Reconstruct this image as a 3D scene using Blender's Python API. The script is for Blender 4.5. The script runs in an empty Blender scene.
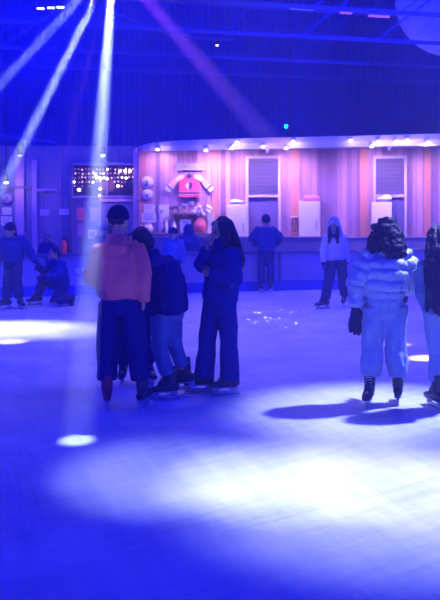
import bpy, bmesh, math, random
import numpy as np
from mathutils import Vector as V, Matrix, noise

PI = math.pi
scn = bpy.context.scene
COL = scn.collection
random.seed(7)
F = 833.3            # focal length in pixels of a 440x600 frame (50 mm on a 36 mm tall sensor)
CAMH = 1.8
HOR = 206.0          # eye level in the photograph


def W(px, py, Y):
    """a point of the place, measured from the photograph at distance Y"""
    return V(((px - 220.0) / F * Y, Y, CAMH + (HOR - py) / F * Y))


def ice_y(py):
    return F * CAMH / (py - HOR)


# ------------------------------------------------------------------ materials
MATS = {}


def mat(name, color, rough=0.6, metal=0.0, spec=0.4, var=0.0, vscale=6.0, bump=0.0, bscale=30.0, emit=None, es=0.0, sheen=0.0, stretch=(1, 1, 1)):
    if name in MATS:
        return MATS[name]
    m = bpy.data.materials.new(name)
    m.use_nodes = True
    nt = m.node_tree
    b = nt.nodes['Principled BSDF']
    b.inputs['Base Color'].default_value = (*color, 1)
    b.inputs['Roughness'].default_value = rough
    b.inputs['Metallic'].default_value = metal
    b.inputs['Specular IOR Level'].default_value = spec
    if sheen:
        b.inputs['Sheen Weight'].default_value = sheen
    if emit:
        b.inputs['Emission Color'].default_value = (*emit, 1)
        b.inputs['Emission Strength'].default_value = es
    if var or bump:
        tc = nt.nodes.new('ShaderNodeTexCoord')
        mp = nt.nodes.new('ShaderNodeMapping')
        mp.inputs['Scale'].default_value = stretch
        nt.links.new(tc.outputs['Object'], mp.inputs['Vector'])
    if var:
        n = nt.nodes.new('ShaderNodeTexNoise')
        n.inputs['Scale'].default_value = vscale
        n.inputs['Detail'].default_value = 4
        nt.links.new(mp.outputs['Vector'], n.inputs['Vector'])
        mx = nt.nodes.new('ShaderNodeMix')
        mx.data_type = 'RGBA'
        mx.inputs[6].default_value = (*[max(0, c * (1 - var)) for c in color], 1)
        mx.inputs[7].default_value = (*[min(1, c * (1 + var)) for c in color], 1)
        nt.links.new(n.outputs['Fac'], mx.inputs[0])
        nt.links.new(mx.outputs[2], b.inputs['Base Color'])
    if bump:
        n2 = nt.nodes.new('ShaderNodeTexNoise')
        n2.inputs['Scale'].default_value = bscale
        n2.inputs['Detail'].default_value = 5
        nt.links.new(mp.outputs['Vector'], n2.inputs['Vector'])
        bp = nt.nodes.new('ShaderNodeBump')
        bp.inputs['Strength'].default_value = bump
        bp.inputs['Distance'].default_value = 0.02
        nt.links.new(n2.outputs['Fac'], bp.inputs['Height'])
        nt.links.new(bp.outputs['Normal'], b.inputs['Normal'])
    MATS[name] = m
    return m


def mat_ice():
    m = mat('ice', (.74, .80, .92), .33, spec=.5)
    nt = m.node_tree
    b = nt.nodes['Principled BSDF']
    L = nt.links
    tc = nt.nodes.new('ShaderNodeTexCoord')

    def ntex(rot, scale, sc, detail=5):
        mp = nt.nodes.new('ShaderNodeMapping')
        mp.vector_type = 'TEXTURE'
        mp.inputs['Rotation'].default_value = (0, 0, rot)
        mp.inputs['Scale'].default_value = tuple(1 / q for q in scale)
        L.new(tc.outputs['Object'], mp.inputs['Vector'])
        n = nt.nodes.new('ShaderNodeTexNoise')
        n.inputs['Scale'].default_value = sc
        n.inputs['Detail'].default_value = detail
        L.new(mp.outputs['Vector'], n.inputs['Vector'])
        return n.outputs['Fac']
    a = ntex(.62, (.45, 5, 1), 2.3)         # long skate tracks
    c = ntex(1.9, (.5, 6, 1), 1.7, 7)
    d = ntex(0, (1, 1, 1), .9, 3)           # broad patches of snow dust
    e = ntex(.62, (.5, 1.4, 1), 30, 2)           # ice crumbs
    mul = nt.nodes.new('ShaderNodeMath'); mul.operation = 'ADD'
    L.new(a, mul.inputs[0]); L.new(c, mul.inputs[1])
    add = nt.nodes.new('ShaderNodeMath'); add.operation = 'MULTIPLY_ADD'
    L.new(e, add.inputs[0]); add.inputs[1].default_value = .4; L.new(mul.outputs[0], add.inputs[2])
    bp = nt.nodes.new('ShaderNodeBump')
    bp.inputs['Strength'].default_value = .6
    bp.inputs['Distance'].default_value = .03
    L.new(add.outputs[0], bp.inputs['Height'])
    L.new(bp.outputs['Normal'], b.inputs['Normal'])
    half = nt.nodes.new('ShaderNodeMath'); half.operation = 'MULTIPLY_ADD'
    L.new(mul.outputs[0], half.inputs[0]); half.inputs[1].default_value = .34; L.new(d, half.inputs[2])
    rp = nt.nodes.new('ShaderNodeMapRange')
    rp.inputs[1].default_value = .55; rp.inputs[2].default_value = 1.1
    rp.inputs[3].default_value = 0; rp.inputs[4].default_value = 1
    L.new(half.outputs[0], rp.inputs[0])
    mx = nt.nodes.new('ShaderNodeMix'); mx.data_type = 'RGBA'
    mx.inputs[6].default_value = (.40, .46, .66, 1)
    mx.inputs[7].default_value = (.86, .89, .95, 1)
    L.new(rp.outputs[0], mx.inputs[0]); L.new(mx.outputs[2], b.inputs['Base Color'])
    r2 = nt.nodes.new('ShaderNodeMapRange')
    r2.inputs[3].default_value = .28; r2.inputs[4].default_value = .62
    L.new(d, r2.inputs[0]); L.new(r2.outputs[0], b.inputs['Roughness'])
    return m


def mat_boards():
    """vertical timber cladding, every board its own tone"""
    m = mat('timber_cladding', (.62, .42, .38), .55)
    nt = m.node_tree
    b = nt.nodes['Principled BSDF']
    L = nt.links
    tc = nt.nodes.new('ShaderNodeTexCoord')
    sp = nt.nodes.new('ShaderNodeSeparateXYZ'); L.new(tc.outputs['Object'], sp.inputs[0])
    dv = nt.nodes.new('ShaderNodeMath'); dv.operation = 'DIVIDE'; dv.inputs[1].default_value = .115
    L.new(sp.outputs['X'], dv.inputs[0])
    fl = nt.nodes.new('ShaderNodeMath'); fl.operation = 'FLOOR'; L.new(dv.outputs[0], fl.inputs[0])
    wn = nt.nodes.new('ShaderNodeTexWhiteNoise'); wn.noise_dimensions = '1D'; L.new(fl.outputs[0], wn.inputs['W'])
    mp = nt.nodes.new('ShaderNodeMapping'); mp.inputs['Scale'].default_value = (18, 18, 1.2)
    L.new(tc.outputs['Object'], mp.inputs['Vector'])
    n = nt.nodes.new('ShaderNodeTexNoise'); n.inputs['Scale'].default_value = 2.0; n.inputs['Detail'].default_value = 5
    L.new(mp.outputs['Vector'], n.inputs['Vector'])
    ad = nt.nodes.new('ShaderNodeMath'); ad.operation = 'MULTIPLY_ADD'; ad.inputs[1].default_value = .35
    L.new(n.outputs['Fac'], ad.inputs[0]); L.new(wn.outputs['Value'], ad.inputs[2])
    cr = nt.nodes.new('ShaderNodeValToRGB')
    e = cr.color_ramp.elements
    e[0].position = .1; e[0].color = (.22, .125, .26, 1)
    e[1].position = 1.2; e[1].color = (.60, .35, .46, 1)
    k = cr.color_ramp.elements.new(.6); k.color = (.41, .235, .40, 1)
    L.new(ad.outputs[0], cr.inputs[0]); L.new(cr.outputs[0], b.inputs['Base Color'])
    return m


def mat_clear(name, color, alpha, rough=.35):
    m = bpy.data.materials.new(name)
    m.use_nodes = True
    nt = m.node_tree
    b = nt.nodes['Principled BSDF']
    b.inputs['Base Color'].default_value = (*color, 1)
    b.inputs['Roughness'].default_value = rough
    b.inputs['Alpha'].default_value = alpha
    return m


def mat_volume(name, density, aniso=.2, color=(1, 1, 1)):
    m = bpy.data.materials.new(name)
    m.use_nodes = True
    nt = m.node_tree
    nt.nodes.clear()
    o = nt.nodes.new('ShaderNodeOutputMaterial')
    v = nt.nodes.new('ShaderNodeVolumeScatter')
    v.inputs['Density'].default_value = density
    v.inputs['Anisotropy'].default_value = aniso
    v.inputs['Color'].default_value = (*color, 1)
    nt.links.new(v.outputs[0], o.inputs['Volume'])
    return m


# ------------------------------------------------------------------ objects
def clean(name):
    return name


def link(o, parent=None):
    COL.objects.link(o)
    if parent is not None:
        o.parent = parent
    return o


def obj(name, me, m, parent=None, smooth=True, loc=None):
    if isinstance(me, bmesh.types.BMesh):
        bm = me
        me = bpy.data.meshes.new(name)
        bmesh.ops.recalc_face_normals(bm, faces=bm.faces[:])
        bm.to_mesh(me); bm.free()
    if smooth:
        me.polygons.foreach_set('use_smooth', [True] * len(me.polygons))
    me.materials.clear()
    for mm in (m if isinstance(m, (list, tuple)) else [m]):
        me.materials.append(mm)
    o = bpy.data.objects.new(name, me)
    if loc is not None:
        o.location = loc
    return link(o, parent)


def tag(o, label=None, cat=None, group=None, kind=None):
    if label: o['label'] = label
    if cat: o['category'] = cat
    if group: o['group'] = group
    if kind: o['kind'] = kind
    return o


def thing(name, label, cat, loc=(0, 0, 0), rz=0.0, group=None):
    o = bpy.data.objects.new(name, None)
    o.location = loc
    o.rotation_euler = (0, 0, rz)
    COL.objects.link(o)
    return tag(o, label, cat, group)


def box(bm, c, s, bev=0.0, rot=None):
    r = bmesh.ops.create_cube(bm, size=1.0)
    vs = r['verts']
    for v in vs:
        p = V((v.co.x * s[0], v.co.y * s[1], v.co.z * s[2]))
        if rot is not None:
            p = rot @ p
        v.co = p + V(c)
    if bev:
        es = set()
        for v in vs:
            es.update(v.link_edges)
        bmesh.ops.bevel(bm, geom=list(es), offset=bev, segments=2, affect='EDGES', profile=.5)
    return bm


def nb():
    return bmesh.new()


def frame_of(axis, side=None):
    t = V(axis).normalized()
    s = V(side) if side is not None else V((1, 0, 0))
    s = s - t * s.dot(t)
    if s.length < 1e-3:
        s = V((0, 1, 0)) - t * t.y
    s.normalize()
    return t, s, t.cross(s)


def loft(bm, nodes, side=None, seg=14, cap=.7):
    """closed tube through nodes (point, half width along side[, half depth]) with rounded ends"""
    ns = []
    for n in nodes:
        p = V(n[0]); a = n[1]; b = n[2] if len(n) > 2 else n[1]
        ns.append((p, a, b))
    n = len(ns)
    tang = []
    for i in range(n):
        j0, j1 = max(0, i - 1), min(n - 1, i + 1)
        tang.append((ns[j1][0] - ns[j0][0]).normalized())
    rings = []
    t0, t1 = tang[0], tang[-1]
    p, a, b = ns[0]
    c = min(a, b) * cap
    if c > 0:
        rings.append((p - t0 * c * .8, a * .55, b * .55, t0))
        rings.append((p - t0 * c * .45, a * .86, b * .86, t0))
    for (p, a, b), t in zip(ns, tang):
        rings.append((p, a, b, t))
    p, a, b = ns[-1]
    c2 = min(a, b) * cap
    if c2 > 0:
        rings.append((p + t1 * c2 * .45, a * .86, b * .86, t1))
        rings.append((p + t1 * c2 * .8, a * .55, b * .55, t1))
    prev = None
    first = last = None
    s_prev = V(side) if side is not None else None
    for p, a, b, t in rings:
        _, s, u = frame_of(t, s_prev)
        if side is None:
            s_prev = s
        ring = [bm.verts.new(p + s * (a * math.cos(2 * PI * k / seg)) + u * (b * math.sin(2 * PI * k / seg))) for k in range(seg)]
        if prev is not None:
            for k in range(seg):
                bm.faces.new((prev[k], prev[(k + 1) % seg], ring[(k + 1) % seg], ring[k]))
        else:
            first = ring
        prev = ring
    bm.faces.new(first[::-1]); bm.faces.new(prev)
    return bm


def ell(bm, c, r, M=None, seg=14):
    res = bmesh.ops.create_uvsphere(bm, u_segments=seg, v_segments=max(6, seg // 2 + 1), radius=1.0)
    for v in res['verts']:
        p = V((v.co.x * r[0], v.co.y * r[1], v.co.z * r[2]))
        if M is not None:
            p = M @ p
        v.co = p + V(c)
    return bm


def lathe(bm, prof, c=(0, 0, 0), seg=20, axis='Z', M=None):
    """solid of revolution through (radius, height) pairs"""
    rings = []
    for r, h in prof:
        ring = []
        for k in range(seg):
            a = 2 * PI * k / seg
            q = V((r * math.cos(a), r * math.sin(a), h))
            if axis == 'Y': q = V((q.x, q.z, q.y))
            if axis == 'X': q = V((q.z, q.x, q.y))
            if M is not None: q = M @ q
            ring.append(bm.verts.new(q + V(c)))
        rings.append(ring)
    for a, b in zip(rings, rings[1:]):
        for k in range(seg):
            bm.faces.new((a[k], a[(k + 1) % seg], b[(k + 1) % seg], b[k]))
    bm.faces.new(rings[0][::-1]); bm.faces.new(rings[-1])
    return bm


def prism(bm, pts, axis_vec):
    """extrude a closed outline"""
    a = [bm.verts.new(V(p)) for p in pts]
    b = [bm.verts.new(V(p) + V(axis_vec)) for p in pts]
    bm.faces.new(a[::-1]); bm.faces.new(b)
    for i in range(len(a)):
        j = (i + 1) % len(a)
        bm.faces.new((a[i], a[j], b[j], b[i]))
    return bm


def bar(bm, a, b, w, h=None):
    """square bar from a to b"""
    a, b = V(a), V(b)
    h = h or w
    t, s, u = frame_of(b - a, (0, 0, 1))
    rr = []
    for p in (a, b):
        rr.append([bm.verts.new(p + s * (sx * h / 2) + u * (sy * w / 2)) for sx, sy in ((-1, -1), (1, -1), (1, 1), (-1, 1))])
    bm.faces.new(rr[0][::-1]); bm.faces.new(rr[1])
    for k in range(4):
        bm.faces.new((rr[0][k], rr[0][(k + 1) % 4], rr[1][(k + 1) % 4], rr[1][k]))
    return bm


def blend_mesh(bm, voxel, smooth=4, disp=None, name='m'):
    """fuse the pieces of bm into one continuous smoothed surface"""
    me = bpy.data.meshes.new(name)
    bmesh.ops.recalc_face_normals(bm, faces=bm.faces[:])
    bm.to_mesh(me); bm.free()
    o = bpy.data.objects.new(name, me)
    COL.objects.link(o)
    r = o.modifiers.new('r', 'REMESH'); r.mode = 'VOXEL'; r.voxel_size = voxel
    if smooth:
        s = o.modifiers.new('s', 'SMOOTH'); s.factor = .5; s.iterations = smooth
    dg = bpy.context.evaluated_depsgraph_get()
    out = bpy.data.meshes.new_from_object(o.evaluated_get(dg))
    bpy.data.objects.remove(o); bpy.data.meshes.remove(me)
    if disp is not None:
        n = len(out.vertices)
        co = np.empty(n * 3); out.vertices.foreach_get('co', co); co = co.reshape(-1, 3)
        no = np.empty(n * 3); out.vertices.foreach_get('normal', no); no = no.reshape(-1, 3)
        d = disp(co, no)
        co = co + no * d[:, None]
        out.vertices.foreach_set('co', co.ravel()); out.update()
    return out


def wrinkle(amp, sc, seed=0.0, st=(1, 1, 1)):
    def f(co, no):
        return np.array([amp * noise.fractal(V((c[0] * sc * st[0] + seed, c[1] * sc * st[1], c[2] * sc * st[2])), .8, 2.0, 3) for c in co])
    return f


def mesh_text(name, s, size, m, parent, loc, rot, ext=.002, align='CENTER'):
    cu = bpy.data.curves.new(name, 'FONT')
    cu.body = s; cu.size = size; cu.extrude = ext; cu.align_x = align; cu.align_y = 'CENTER'
    t = bpy.data.objects.new(name, cu)
    COL.objects.link(t)
    dg = bpy.context.evaluated_depsgraph_get()
    me = bpy.data.meshes.new_from_object(t.evaluated_get(dg))
    bpy.data.objects.remove(t); bpy.data.curves.remove(cu)
    o = obj(name, me, m, parent, smooth=False, loc=loc)
    o.rotation_euler = rot
    return o


# ------------------------------------------------------------------ camera and world
cd = bpy.data.cameras.new('camera')
cam = bpy.data.objects.new('camera', cd)
COL.objects.link(cam)
cam.location = (0, 0, CAMH)
cam.rotation_euler = (PI / 2, 0, 0)
cd.sensor_fit = 'VERTICAL'; cd.sensor_height = 36; cd.sensor_width = 26.4
cd.lens = F * 36 / 600
cd.shift_y = (HOR - 300) / 600
cd.clip_end = 200
cd.dof.use_dof = True; cd.dof.focus_distance = 7.9; cd.dof.aperture_fstop = 3.6
scn.camera = cam
scn.view_settings.view_transform = 'Standard'
scn.view_settings.look = 'None'
scn.view_settings.exposure = 0.0
scn.view_settings.gamma = 1.0
scn.view_settings.use_curve_mapping = False
scn.cycles.use_denoising = True
scn.cycles.max_bounces = 6
scn.cycles.volume_bounces = 0
scn.cycles.transparent_max_bounces = 16
scn.cycles.sample_clamp_indirect = 4.0

w = bpy.data.worlds.new('world')
scn.world = w
w.use_nodes = True
w.node_tree.nodes['Background'].inputs[0].default_value = (.010, .012, 1.0, 1)
w.node_tree.nodes['Background'].inputs[1].default_value = .8

# ------------------------------------------------------------------ setting
M_wall = mat('dark_cladding', (.008, .026, .42), .7, var=.25, vscale=2)  # blue of the cladding carries part of the haze lift
M_steel = mat('painted_steel', (.05, .07, .40), .5, metal=.1)
M_dark = mat('black_metal', (.02, .02, .03), .45, metal=.3)
M_white = mat('white_paint', (.82, .80, .82), .5, var=.04)
M_paper = mat('white_paper', (.86, .84, .84), .7)
M_frame = mat('pale_frame', (.62, .52, .60), .5)
M_plum = mat('dark_panel', (.12, .10, .24), .5, var=.1)
M_chrome = mat('polished_steel', (.72, .74, .80), .22, metal=1.0)

U = V((1, .25, 0)).normalized()          # the hall runs slightly askew to the view
N = V((-U.y, U.x, 0))


def rail(X, y0):
    return V((X, y0 + .25 * X, 0))


bm = nb()
box(bm, (0, 12.0, -.1), (26, 34, .2))
tag(obj('floor', bm, mat_ice(), smooth=False), kind='structure')

# corrugated wall of the hall
bm = nb()
x0, x1, pitch = -10.0, 10.0, .15
k = int((x1 - x0) / pitch)
prevv = None
for i in range(k + 1):
    X = x0 + i * pitch
    prof = [(0, 0), (.075, 0), (.095, -.05), (.13, -.05), (.15, 0)]
    for dx, dy in prof[:-1]:
        p = rail(X + dx, 22.9) + N * dy
        a = bm.verts.new((p.x, p.y, 0)); b = bm.verts.new((p.x, p.y, 8.2))
        if prevv:
            bm.faces.new((prevv[0], a, b, prevv[1]))
        prevv = (a, b)
p0, p1 = rail(x0, 23.1), rail(x1, 23.1)
bar(bm, (p0.x, p0.y, 4.1), (p1.x, p1.y, 4.1), .2, 8.2)
tag(obj('wall_back', bm, M_wall, smooth=False), kind='structure')

bm = nb()
box(bm, (0, 13.5, 8.3), (22, 31, .2))
tag(obj('ceiling', bm, mat('dark_roof', (.03, .04, .10), .8), smooth=False), kind='structure')


# ------------------------------------------------------------------ roof trusses
def truss(y0, z, hgt, label, xa=-8.0, xb=9.0, w=.055, step=1.6):
    o = thing('roof_truss', label, 'roof truss', rail(0, y0), 0, 'steel roof trusses')
    bmx = nb(); bar(bmx, rail(xa, 0) + V((0, 0, z)), rail(xb, 0) + V((0, 0, z)), w, w * 1.3); obj('bottom_chord', bmx, M_steel, o, False)
    bmx = nb(); bar(bmx, rail(xa, 0) + V((0, 0, z + hgt)), rail(xb, 0) + V((0, 0, z + hgt)), w * .6, w * .6); obj('top_chord', bmx, M_steel, o, False)
    X = xa
    i = 0
    while X + step <= xb:
        lo, hi = rail(X, 0) + V((0, 0, z)), rail(X + step, 0) + V((0, 0, z + hgt))
        bmx = nb()
        bar(bmx, lo, hi, .03)
        obj('brace', bmx, M_steel, o, False)
        X += step
    for X in (xa, xb):
        bmx = nb()
        bar(bmx, rail(X, 0) + V((0, 0, z + hgt)), rail(X, 0) + V((0, 0, 8.25)), .1)
        obj('hanger', bmx, M_steel, o, False)
    return o


truss(14.0, 5.23, 1.25, 'nearest pale steel roof truss crossing the very top of the picture')
truss(16.2, 5.18, 1.25, 'steel roof truss passing just in front of the fat white duct')
truss(19.4, 5.26, 1.2, 'thin steel roof truss just behind the fat white duct')
truss(21.6, 5.22, 1.2, 'farthest steel roof truss, closest to the ribbed wall', w=.045)

# ventilation duct with an elbow
du = thing('air_duct', 'fat white air duct with an elbow hanging under the roof', 'air duct', (W(425, 20, 18).x, 17.9, 0))
M_duct = mat('duct_fabric', (.55, .58, .90), .55, bump=.25, bscale=5)
bm = nb()
path = [W(412, -90, 17.9), W(420, -30, 17.9)] + [W(450 - 28 * math.cos(PI * t_ / 16), 2 + 28 * math.sin(PI * t_ / 16), 17.9) for t_ in range(0, 9)] + [W(475, 31, 17.95), W(530, 32, 18.1)]
ox = V((W(425, 20, 18).x, 17.9, 0))
loft(bm, [(p - ox, r, r) for p, r in zip(path, [.44, .50] + [.56] * 9 + [.54, .52])], seg=28, cap=0)
obj('duct_elbow', bm, M_duct, du)
for t, (i, r) in enumerate(((1, .51), (2, .57), (6, .57), (10, .57))):
    bm = nb()
    d = (path[i + 1] - path[i - 1]).normalized()
    loft(bm, [(path[i] - ox - d * .025, r, r), (path[i] - ox + d * .025, r, r)], seg=28, cap=0)
    obj('band', bm, M_duct, du)
bm = nb()
q = path[0] - ox
bar(bm, (q.x, q.y, q.z + .3), (q.x, q.y, 8.25), .03)
obj('hanger', bm, M_steel, du, False)

# ------------------------------------------------------------------ pavilion with timber cladding
PA, PB = V((-2.02, 20.35, 0)), V((5.8, 18.95, 0))
PD = (PB - PA).normalized()
PN = V((PD.y, -PD.x, 0))       # towards the camera
PROT = math.atan2(PD.y, PD.x)


def on_wall(px, py, out=0.0):
    """point of the timber wall seen at that place of the photograph"""
    # ray (x=a*Y): PA + s*PD - PN*(-out)
    a = (px - 220.0) / F
    o = PA + PN * out
    s = (a * o.y - o.x) / (PD.x - a * PD.y)
    p = o + PD * s
    return V((p.x, p.y, CAMH + (HOR - py) / F * p.y))


bm = nb()
L_ = (PB - PA).length
nbd = int(L_ / .115)
for i in range(nbd + 1):
    g = .008 * (.4 + random.random())
    xa, xb = i * .115, min(L_, (i + 1) * .115)
    dep = .03 + .012 * random.random()
    box(bm, ((xa + xb) / 2, .02 - dep / 2, 1.62), (xb - xa - g, dep, 3.24))
box(bm, (L_ / 2, .10, 1.62), (L_, .12, 3.24))
tw = obj('wall_front', bm, mat_boards(), smooth=False, loc=PA)
tw.rotation_euler = (0, 0, PROT)
tag(tw, kind='structure')
# the return side of the pavilion going back on the left
bm = nb()
box(bm, (0, 0, 1.62), (.12, 2.2, 3.24))
o = obj('wall_side', bm, M_plum, smooth=False, loc=(PA.x + .08, PA.y + 1.35, 0))
tag(o, kind='structure')

# reddish corner posts between the boards
M_post = mat('red_timber', (.66, .27, .22), .55, var=.25, vscale=3, stretch=(6, 6, .5))
for n, (xa, xb) in enumerate(((139, 147), (212, 218), (291, 300), (360, 368), (424, 431))):
    a, b = on_wall(xa, 200, .03), on_wall(xb, 200, .03)
    c = (a + b) / 2
    bm = nb(); box(bm, (0, 0, 1.62), ((b - a).length, .05, 3.2), .006)
    o = obj('trim_%d' % (n + 1), bm, M_post, smooth=False, loc=(c.x, c.y, 0)); o.rotation_euler = (0, 0, PROT)
    tag(o, kind='structure')

# canopy over the pavilion: a flat roof with a rounded pale edge
M_fascia = mat('canopy_edge', (.72, .66, .72), .55, var=.05)
front = []
for px, Y, zb, zt in ((131, 21.3, 3.17, 3.20), (137, 20.5, 3.14, 3.25), (150, 20.0, 3.12, 3.31), (170, 19.7, 3.11, 3.335), (200, 19.5, 3.11, 3.35), (250, 19.15, 3.11, 3.36),
                      (300, 18.85, 3.11, 3.36), (360, 18.45, 3.11, 3.36), (440, 17.95, 3.11, 3.36), (500, 17.6, 3.11, 3.36)):
    front.append((V(((px - 220) / F * Y, Y, 0)), zb, zt))
bm = nb()
rows = []
for p, zb, zt in front:
    q = V((p.x + .15, 21.6 + .1 * p.x, 0))
    rows.append([bm.verts.new((p.x, p.y, zb)), bm.verts.new((p.x, p.y - .03, (zb + zt) / 2)), bm.verts.new((p.x, p.y, zt)), bm.verts.new((q.x, q.y, zt)), bm.verts.new((q.x, q.y, zb + .1 if zb + .1 < zt else zb))])
for a, b in zip(rows, rows[1:]):
    for k in range(5):
        bm.faces.new((a[k], a[(k + 1) % 5], b[(k + 1) % 5], b[k]))
bm.faces.new(rows[0][::-1]); bm.faces.new(rows[-1])
o = obj('canopy_roof', bm, M_fascia, smooth=False)
tag(o, 'pale rounded canopy edge running above the timber wall', 'canopy', kind='structure')

# low terrace wall in front of the pavilion
M_low = mat('terrace_wall', (.20, .16, .34), .6, var=.2, vscale=4)
bm = nb()
box(bm, (2.0, 18.80, .54), (7.6, .08, 1.06))
box(bm, (2.0, 18.80, 1.09), (7.7, .13, .05), .01)
tag(obj('wall_terrace', bm, M_low, smooth=False), kind='structure')


# windows with slatted blinds over dark panels
def blind_window(n, xa, xb, ytop=156, ymid=196):
    a, b = on_wall(xa, 200, .05), on_wall(xb, 200, .05)
    wd = (b - a).length
    c = (a + b) / 2
    k = c.y / F
    zt, zm = CAMH + (HOR - ytop) * k, CAMH + (HOR - ymid) * k
    o = bpy.data.objects.new('window_%d' % n, None); o.location = (c.x, c.y, 0); o.rotation_euler = (0, 0, PROT)
    COL.objects.link(o); tag(o, kind='structure')
    fw = .065
    bm = nb()
    for sx in (-1, 1):
        box(bm, (sx * (wd / 2 - fw / 2), -.02, zt / 2), (fw, .09, zt), .006)
    for z in (zt - fw / 2, zm + .0):
        box(bm, (0, -.02, z), (wd - fw * 2, .085, fw), .006)
    obj('frame', bm, M_frame, o, False)
    bm = nb()
    hh = zt - zm - fw * 1.5
    ns = 9
    for i in range(ns):
        z = zm + fw * .6 + hh * (i + .5) / ns
        box(bm, (0, .0, z), (wd - fw * 2.1, .012, hh / ns * .92), 0, Matrix.Rotation(.42, 3, 'X'))
    obj('blind', bm, mat('blind_slats', (.20, .17, .32), .5), o, False)
    bm = nb(); box(bm, (0, .04, (zt + zm) / 2), (wd - fw * 2, .02, zt - zm - fw))
    obj('pane', bm, M_plum, o, False)
    bm = nb(); box(bm, (0, .02, zm / 2), (wd - fw * 2, .03, zm - fw))
    obj('lower_panel', bm, mat('dark_violet_door', (.14, .11, .30), .45), o, False)
    return o


blind_window(1, 246, 281)
blind_window(2, 373, 407)

# ------------------------------------------------------------------ canopy spotlights
M_lampw = mat('lamp_housing_white', (.75, .73, .76), .4)
M_glow = mat('lamp_glow', (1, 1, 1), .4, emit=(1.0, .82, .98), es=14.0)


def canopy_front(px):
    for (p, zb, zt), (q, z2, z3) in zip(front, front[1:]):
        X0, X1 = p.x / p.y, q.x / q.y
        a = (px - 220) / F
        if X0 <= a <= X1:
            t = (a - X0) / (X1 - X0)
            r = p.lerp(q, t)
            return r, zb + (z2 - zb) * t, zt + (z3 - zt) * t
    return front[-1]


def spot_lamp(px, py, label, power, soft=1.0, tilt=.45, size=.045):
    p, zb, zt = canopy_front(px)
    z = CAMH + (HOR - py) / F * (p.y - .1)
    o = thing('spot_lamp', label, 'spotlight', (p.x, p.y - .10, z), 0, 'small spotlights along the canopy edge')
    R = Matrix.Rotation(-tilt, 3, 'X')
    bm = nb(); lathe(bm, [(size * .55, .09), (size * .95, .07), (size, .0), (size * .95, -.01)], M=R, seg=14); obj('lamp_housing', bm, M_lampw, o)
    bm = nb(); lathe(bm, [(size * .84, -.012), (size * .84, -.02), (size * .5, -.03)], M=R, seg=14); obj('lens', bm, M_glow, o)
    bm = nb(); bar(bm, R @ V((0, 0, .05)), (0, .09, max(.02, zb + .08 - z)), .014); obj('bracket', bm, M_lampw, o, False)
    if power:
        ld = bpy.data.lights.new('spot_light', 'SPOT'); ld.energy = power; ld.color = (.92, .54, 1.0); ld.spot_size = 2.5; ld.spot_blend = soft; ld.shadow_soft_size = .04
        lo = bpy.data.objects.new('spot_light', ld); COL.objects.link(lo); lo.parent = o
        lo.location = R @ V((0, 0, -.05)); lo.rotation_euler = (.55, 0, 0)
    ld = bpy.data.lights.new('spill_fill', 'POINT'); ld.energy = 2.6; ld.color = (1, .72, 1); ld.shadow_soft_size = .06  # added point lamp before the lens to brighten the canopy edge
    lo = bpy.data.objects.new('spill_fill', ld); COL.objects.link(lo); lo.parent = o; lo.location = V((0, -.16, -.08))
    return o


LP = 175.0
spot_lamp(158, 149, 'canopy spotlight above the round plaques at the left end', LP * .32)
spot_lamp(206, 150, 'canopy spotlight above the right sleeve of the red jersey', LP * .7)
spot_lamp(232, 148, 'canopy spotlight just left of the first slatted window', LP * .9)
spot_lamp(237, 142, 'spotlight on the canopy rim above the left post of the first slatted window', 0)
spot_lamp(263, 146, 'canopy spotlight centred above the first slatted window', 0)
spot_lamp(286, 148, 'canopy spotlight just right of the first slatted window', LP)
spot_lamp(293, 141, 'spotlight on the canopy rim near the green lamp', 0)
spot_lamp(350, 140, 'spotlight alone on the canopy rim between the two slatted windows', 0)
spot_lamp(371, 146, 'canopy spotlight above the left post of the second slatted window', LP * .9)
spot_lamp(378, 141, 'upper spotlight on the canopy rim beside the left post of the second slatted window', 0)
spot_lamp(396, 141, 'spotlight on the canopy rim above the second slatted window', 0)
spot_lamp(407, 140, 'spotlight on the canopy rim above the right post of the second slatted window', 0)
spot_lamp(427, 142, 'last canopy spotlight toward the right edge', LP)


def dome_camera(px, py, label):
    p, zb, zt = canopy_front(px)
    z = zb
    o = thing('security_camera', label, 'security camera', (p.x, p.y + .06, z - .005), 0, 'white security cameras under the canopy')
    bm = nb(); lathe(bm, [(.05, .0), (.055, -.02), (.045, -.035)], seg=16); obj('mount', bm, M_lampw, o)
    bm = nb(); lathe(bm, [(.03, 0), (.032, .10), (.02, .11)], c=(0, .03, -.06), axis='Y', M=Matrix.Rotation(.3, 3, 'X'), seg=14); obj('camera_body', bm, M_lampw, o)


dome_camera(268, 150, 'white security camera under the canopy over the first slatted window')
dome_camera(391, 148, 'white security camera under the canopy over the second slatted window')

# green lamp over the canopy
p, zb, zt = canopy_front(287)
o = thing('green_lamp', 'small glowing green lamp standing on the canopy roof', 'stage lamp', (p.x, p.y + .25, zt))
bm = nb(); box(bm, (0, 0, .015), (.12, .10, .03), .004); bar(bm, (-.05, 0, .02), (-.05, 0, .25), .012); bar(bm, (.05, 0, .02), (.05, 0, .25), .012); obj('yoke', bm, M_dark, o, False)
bm = nb(); lathe(bm, [(.035, .11), (.045, .0), (.045, -.03)], c=(0, 0, .27), axis='Y', seg=16); obj('can', bm, M_dark, o)
bm = nb(); lathe(bm, [(.038, 0), (.036, -.008), (.02, -.016)], c=(0, -.031, .27), axis='Y', seg=16); obj('lens', bm, mat('green_glow', (.1, .9, .6), .4, emit=(.0, 1.0, .62), es=16), o)

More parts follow.
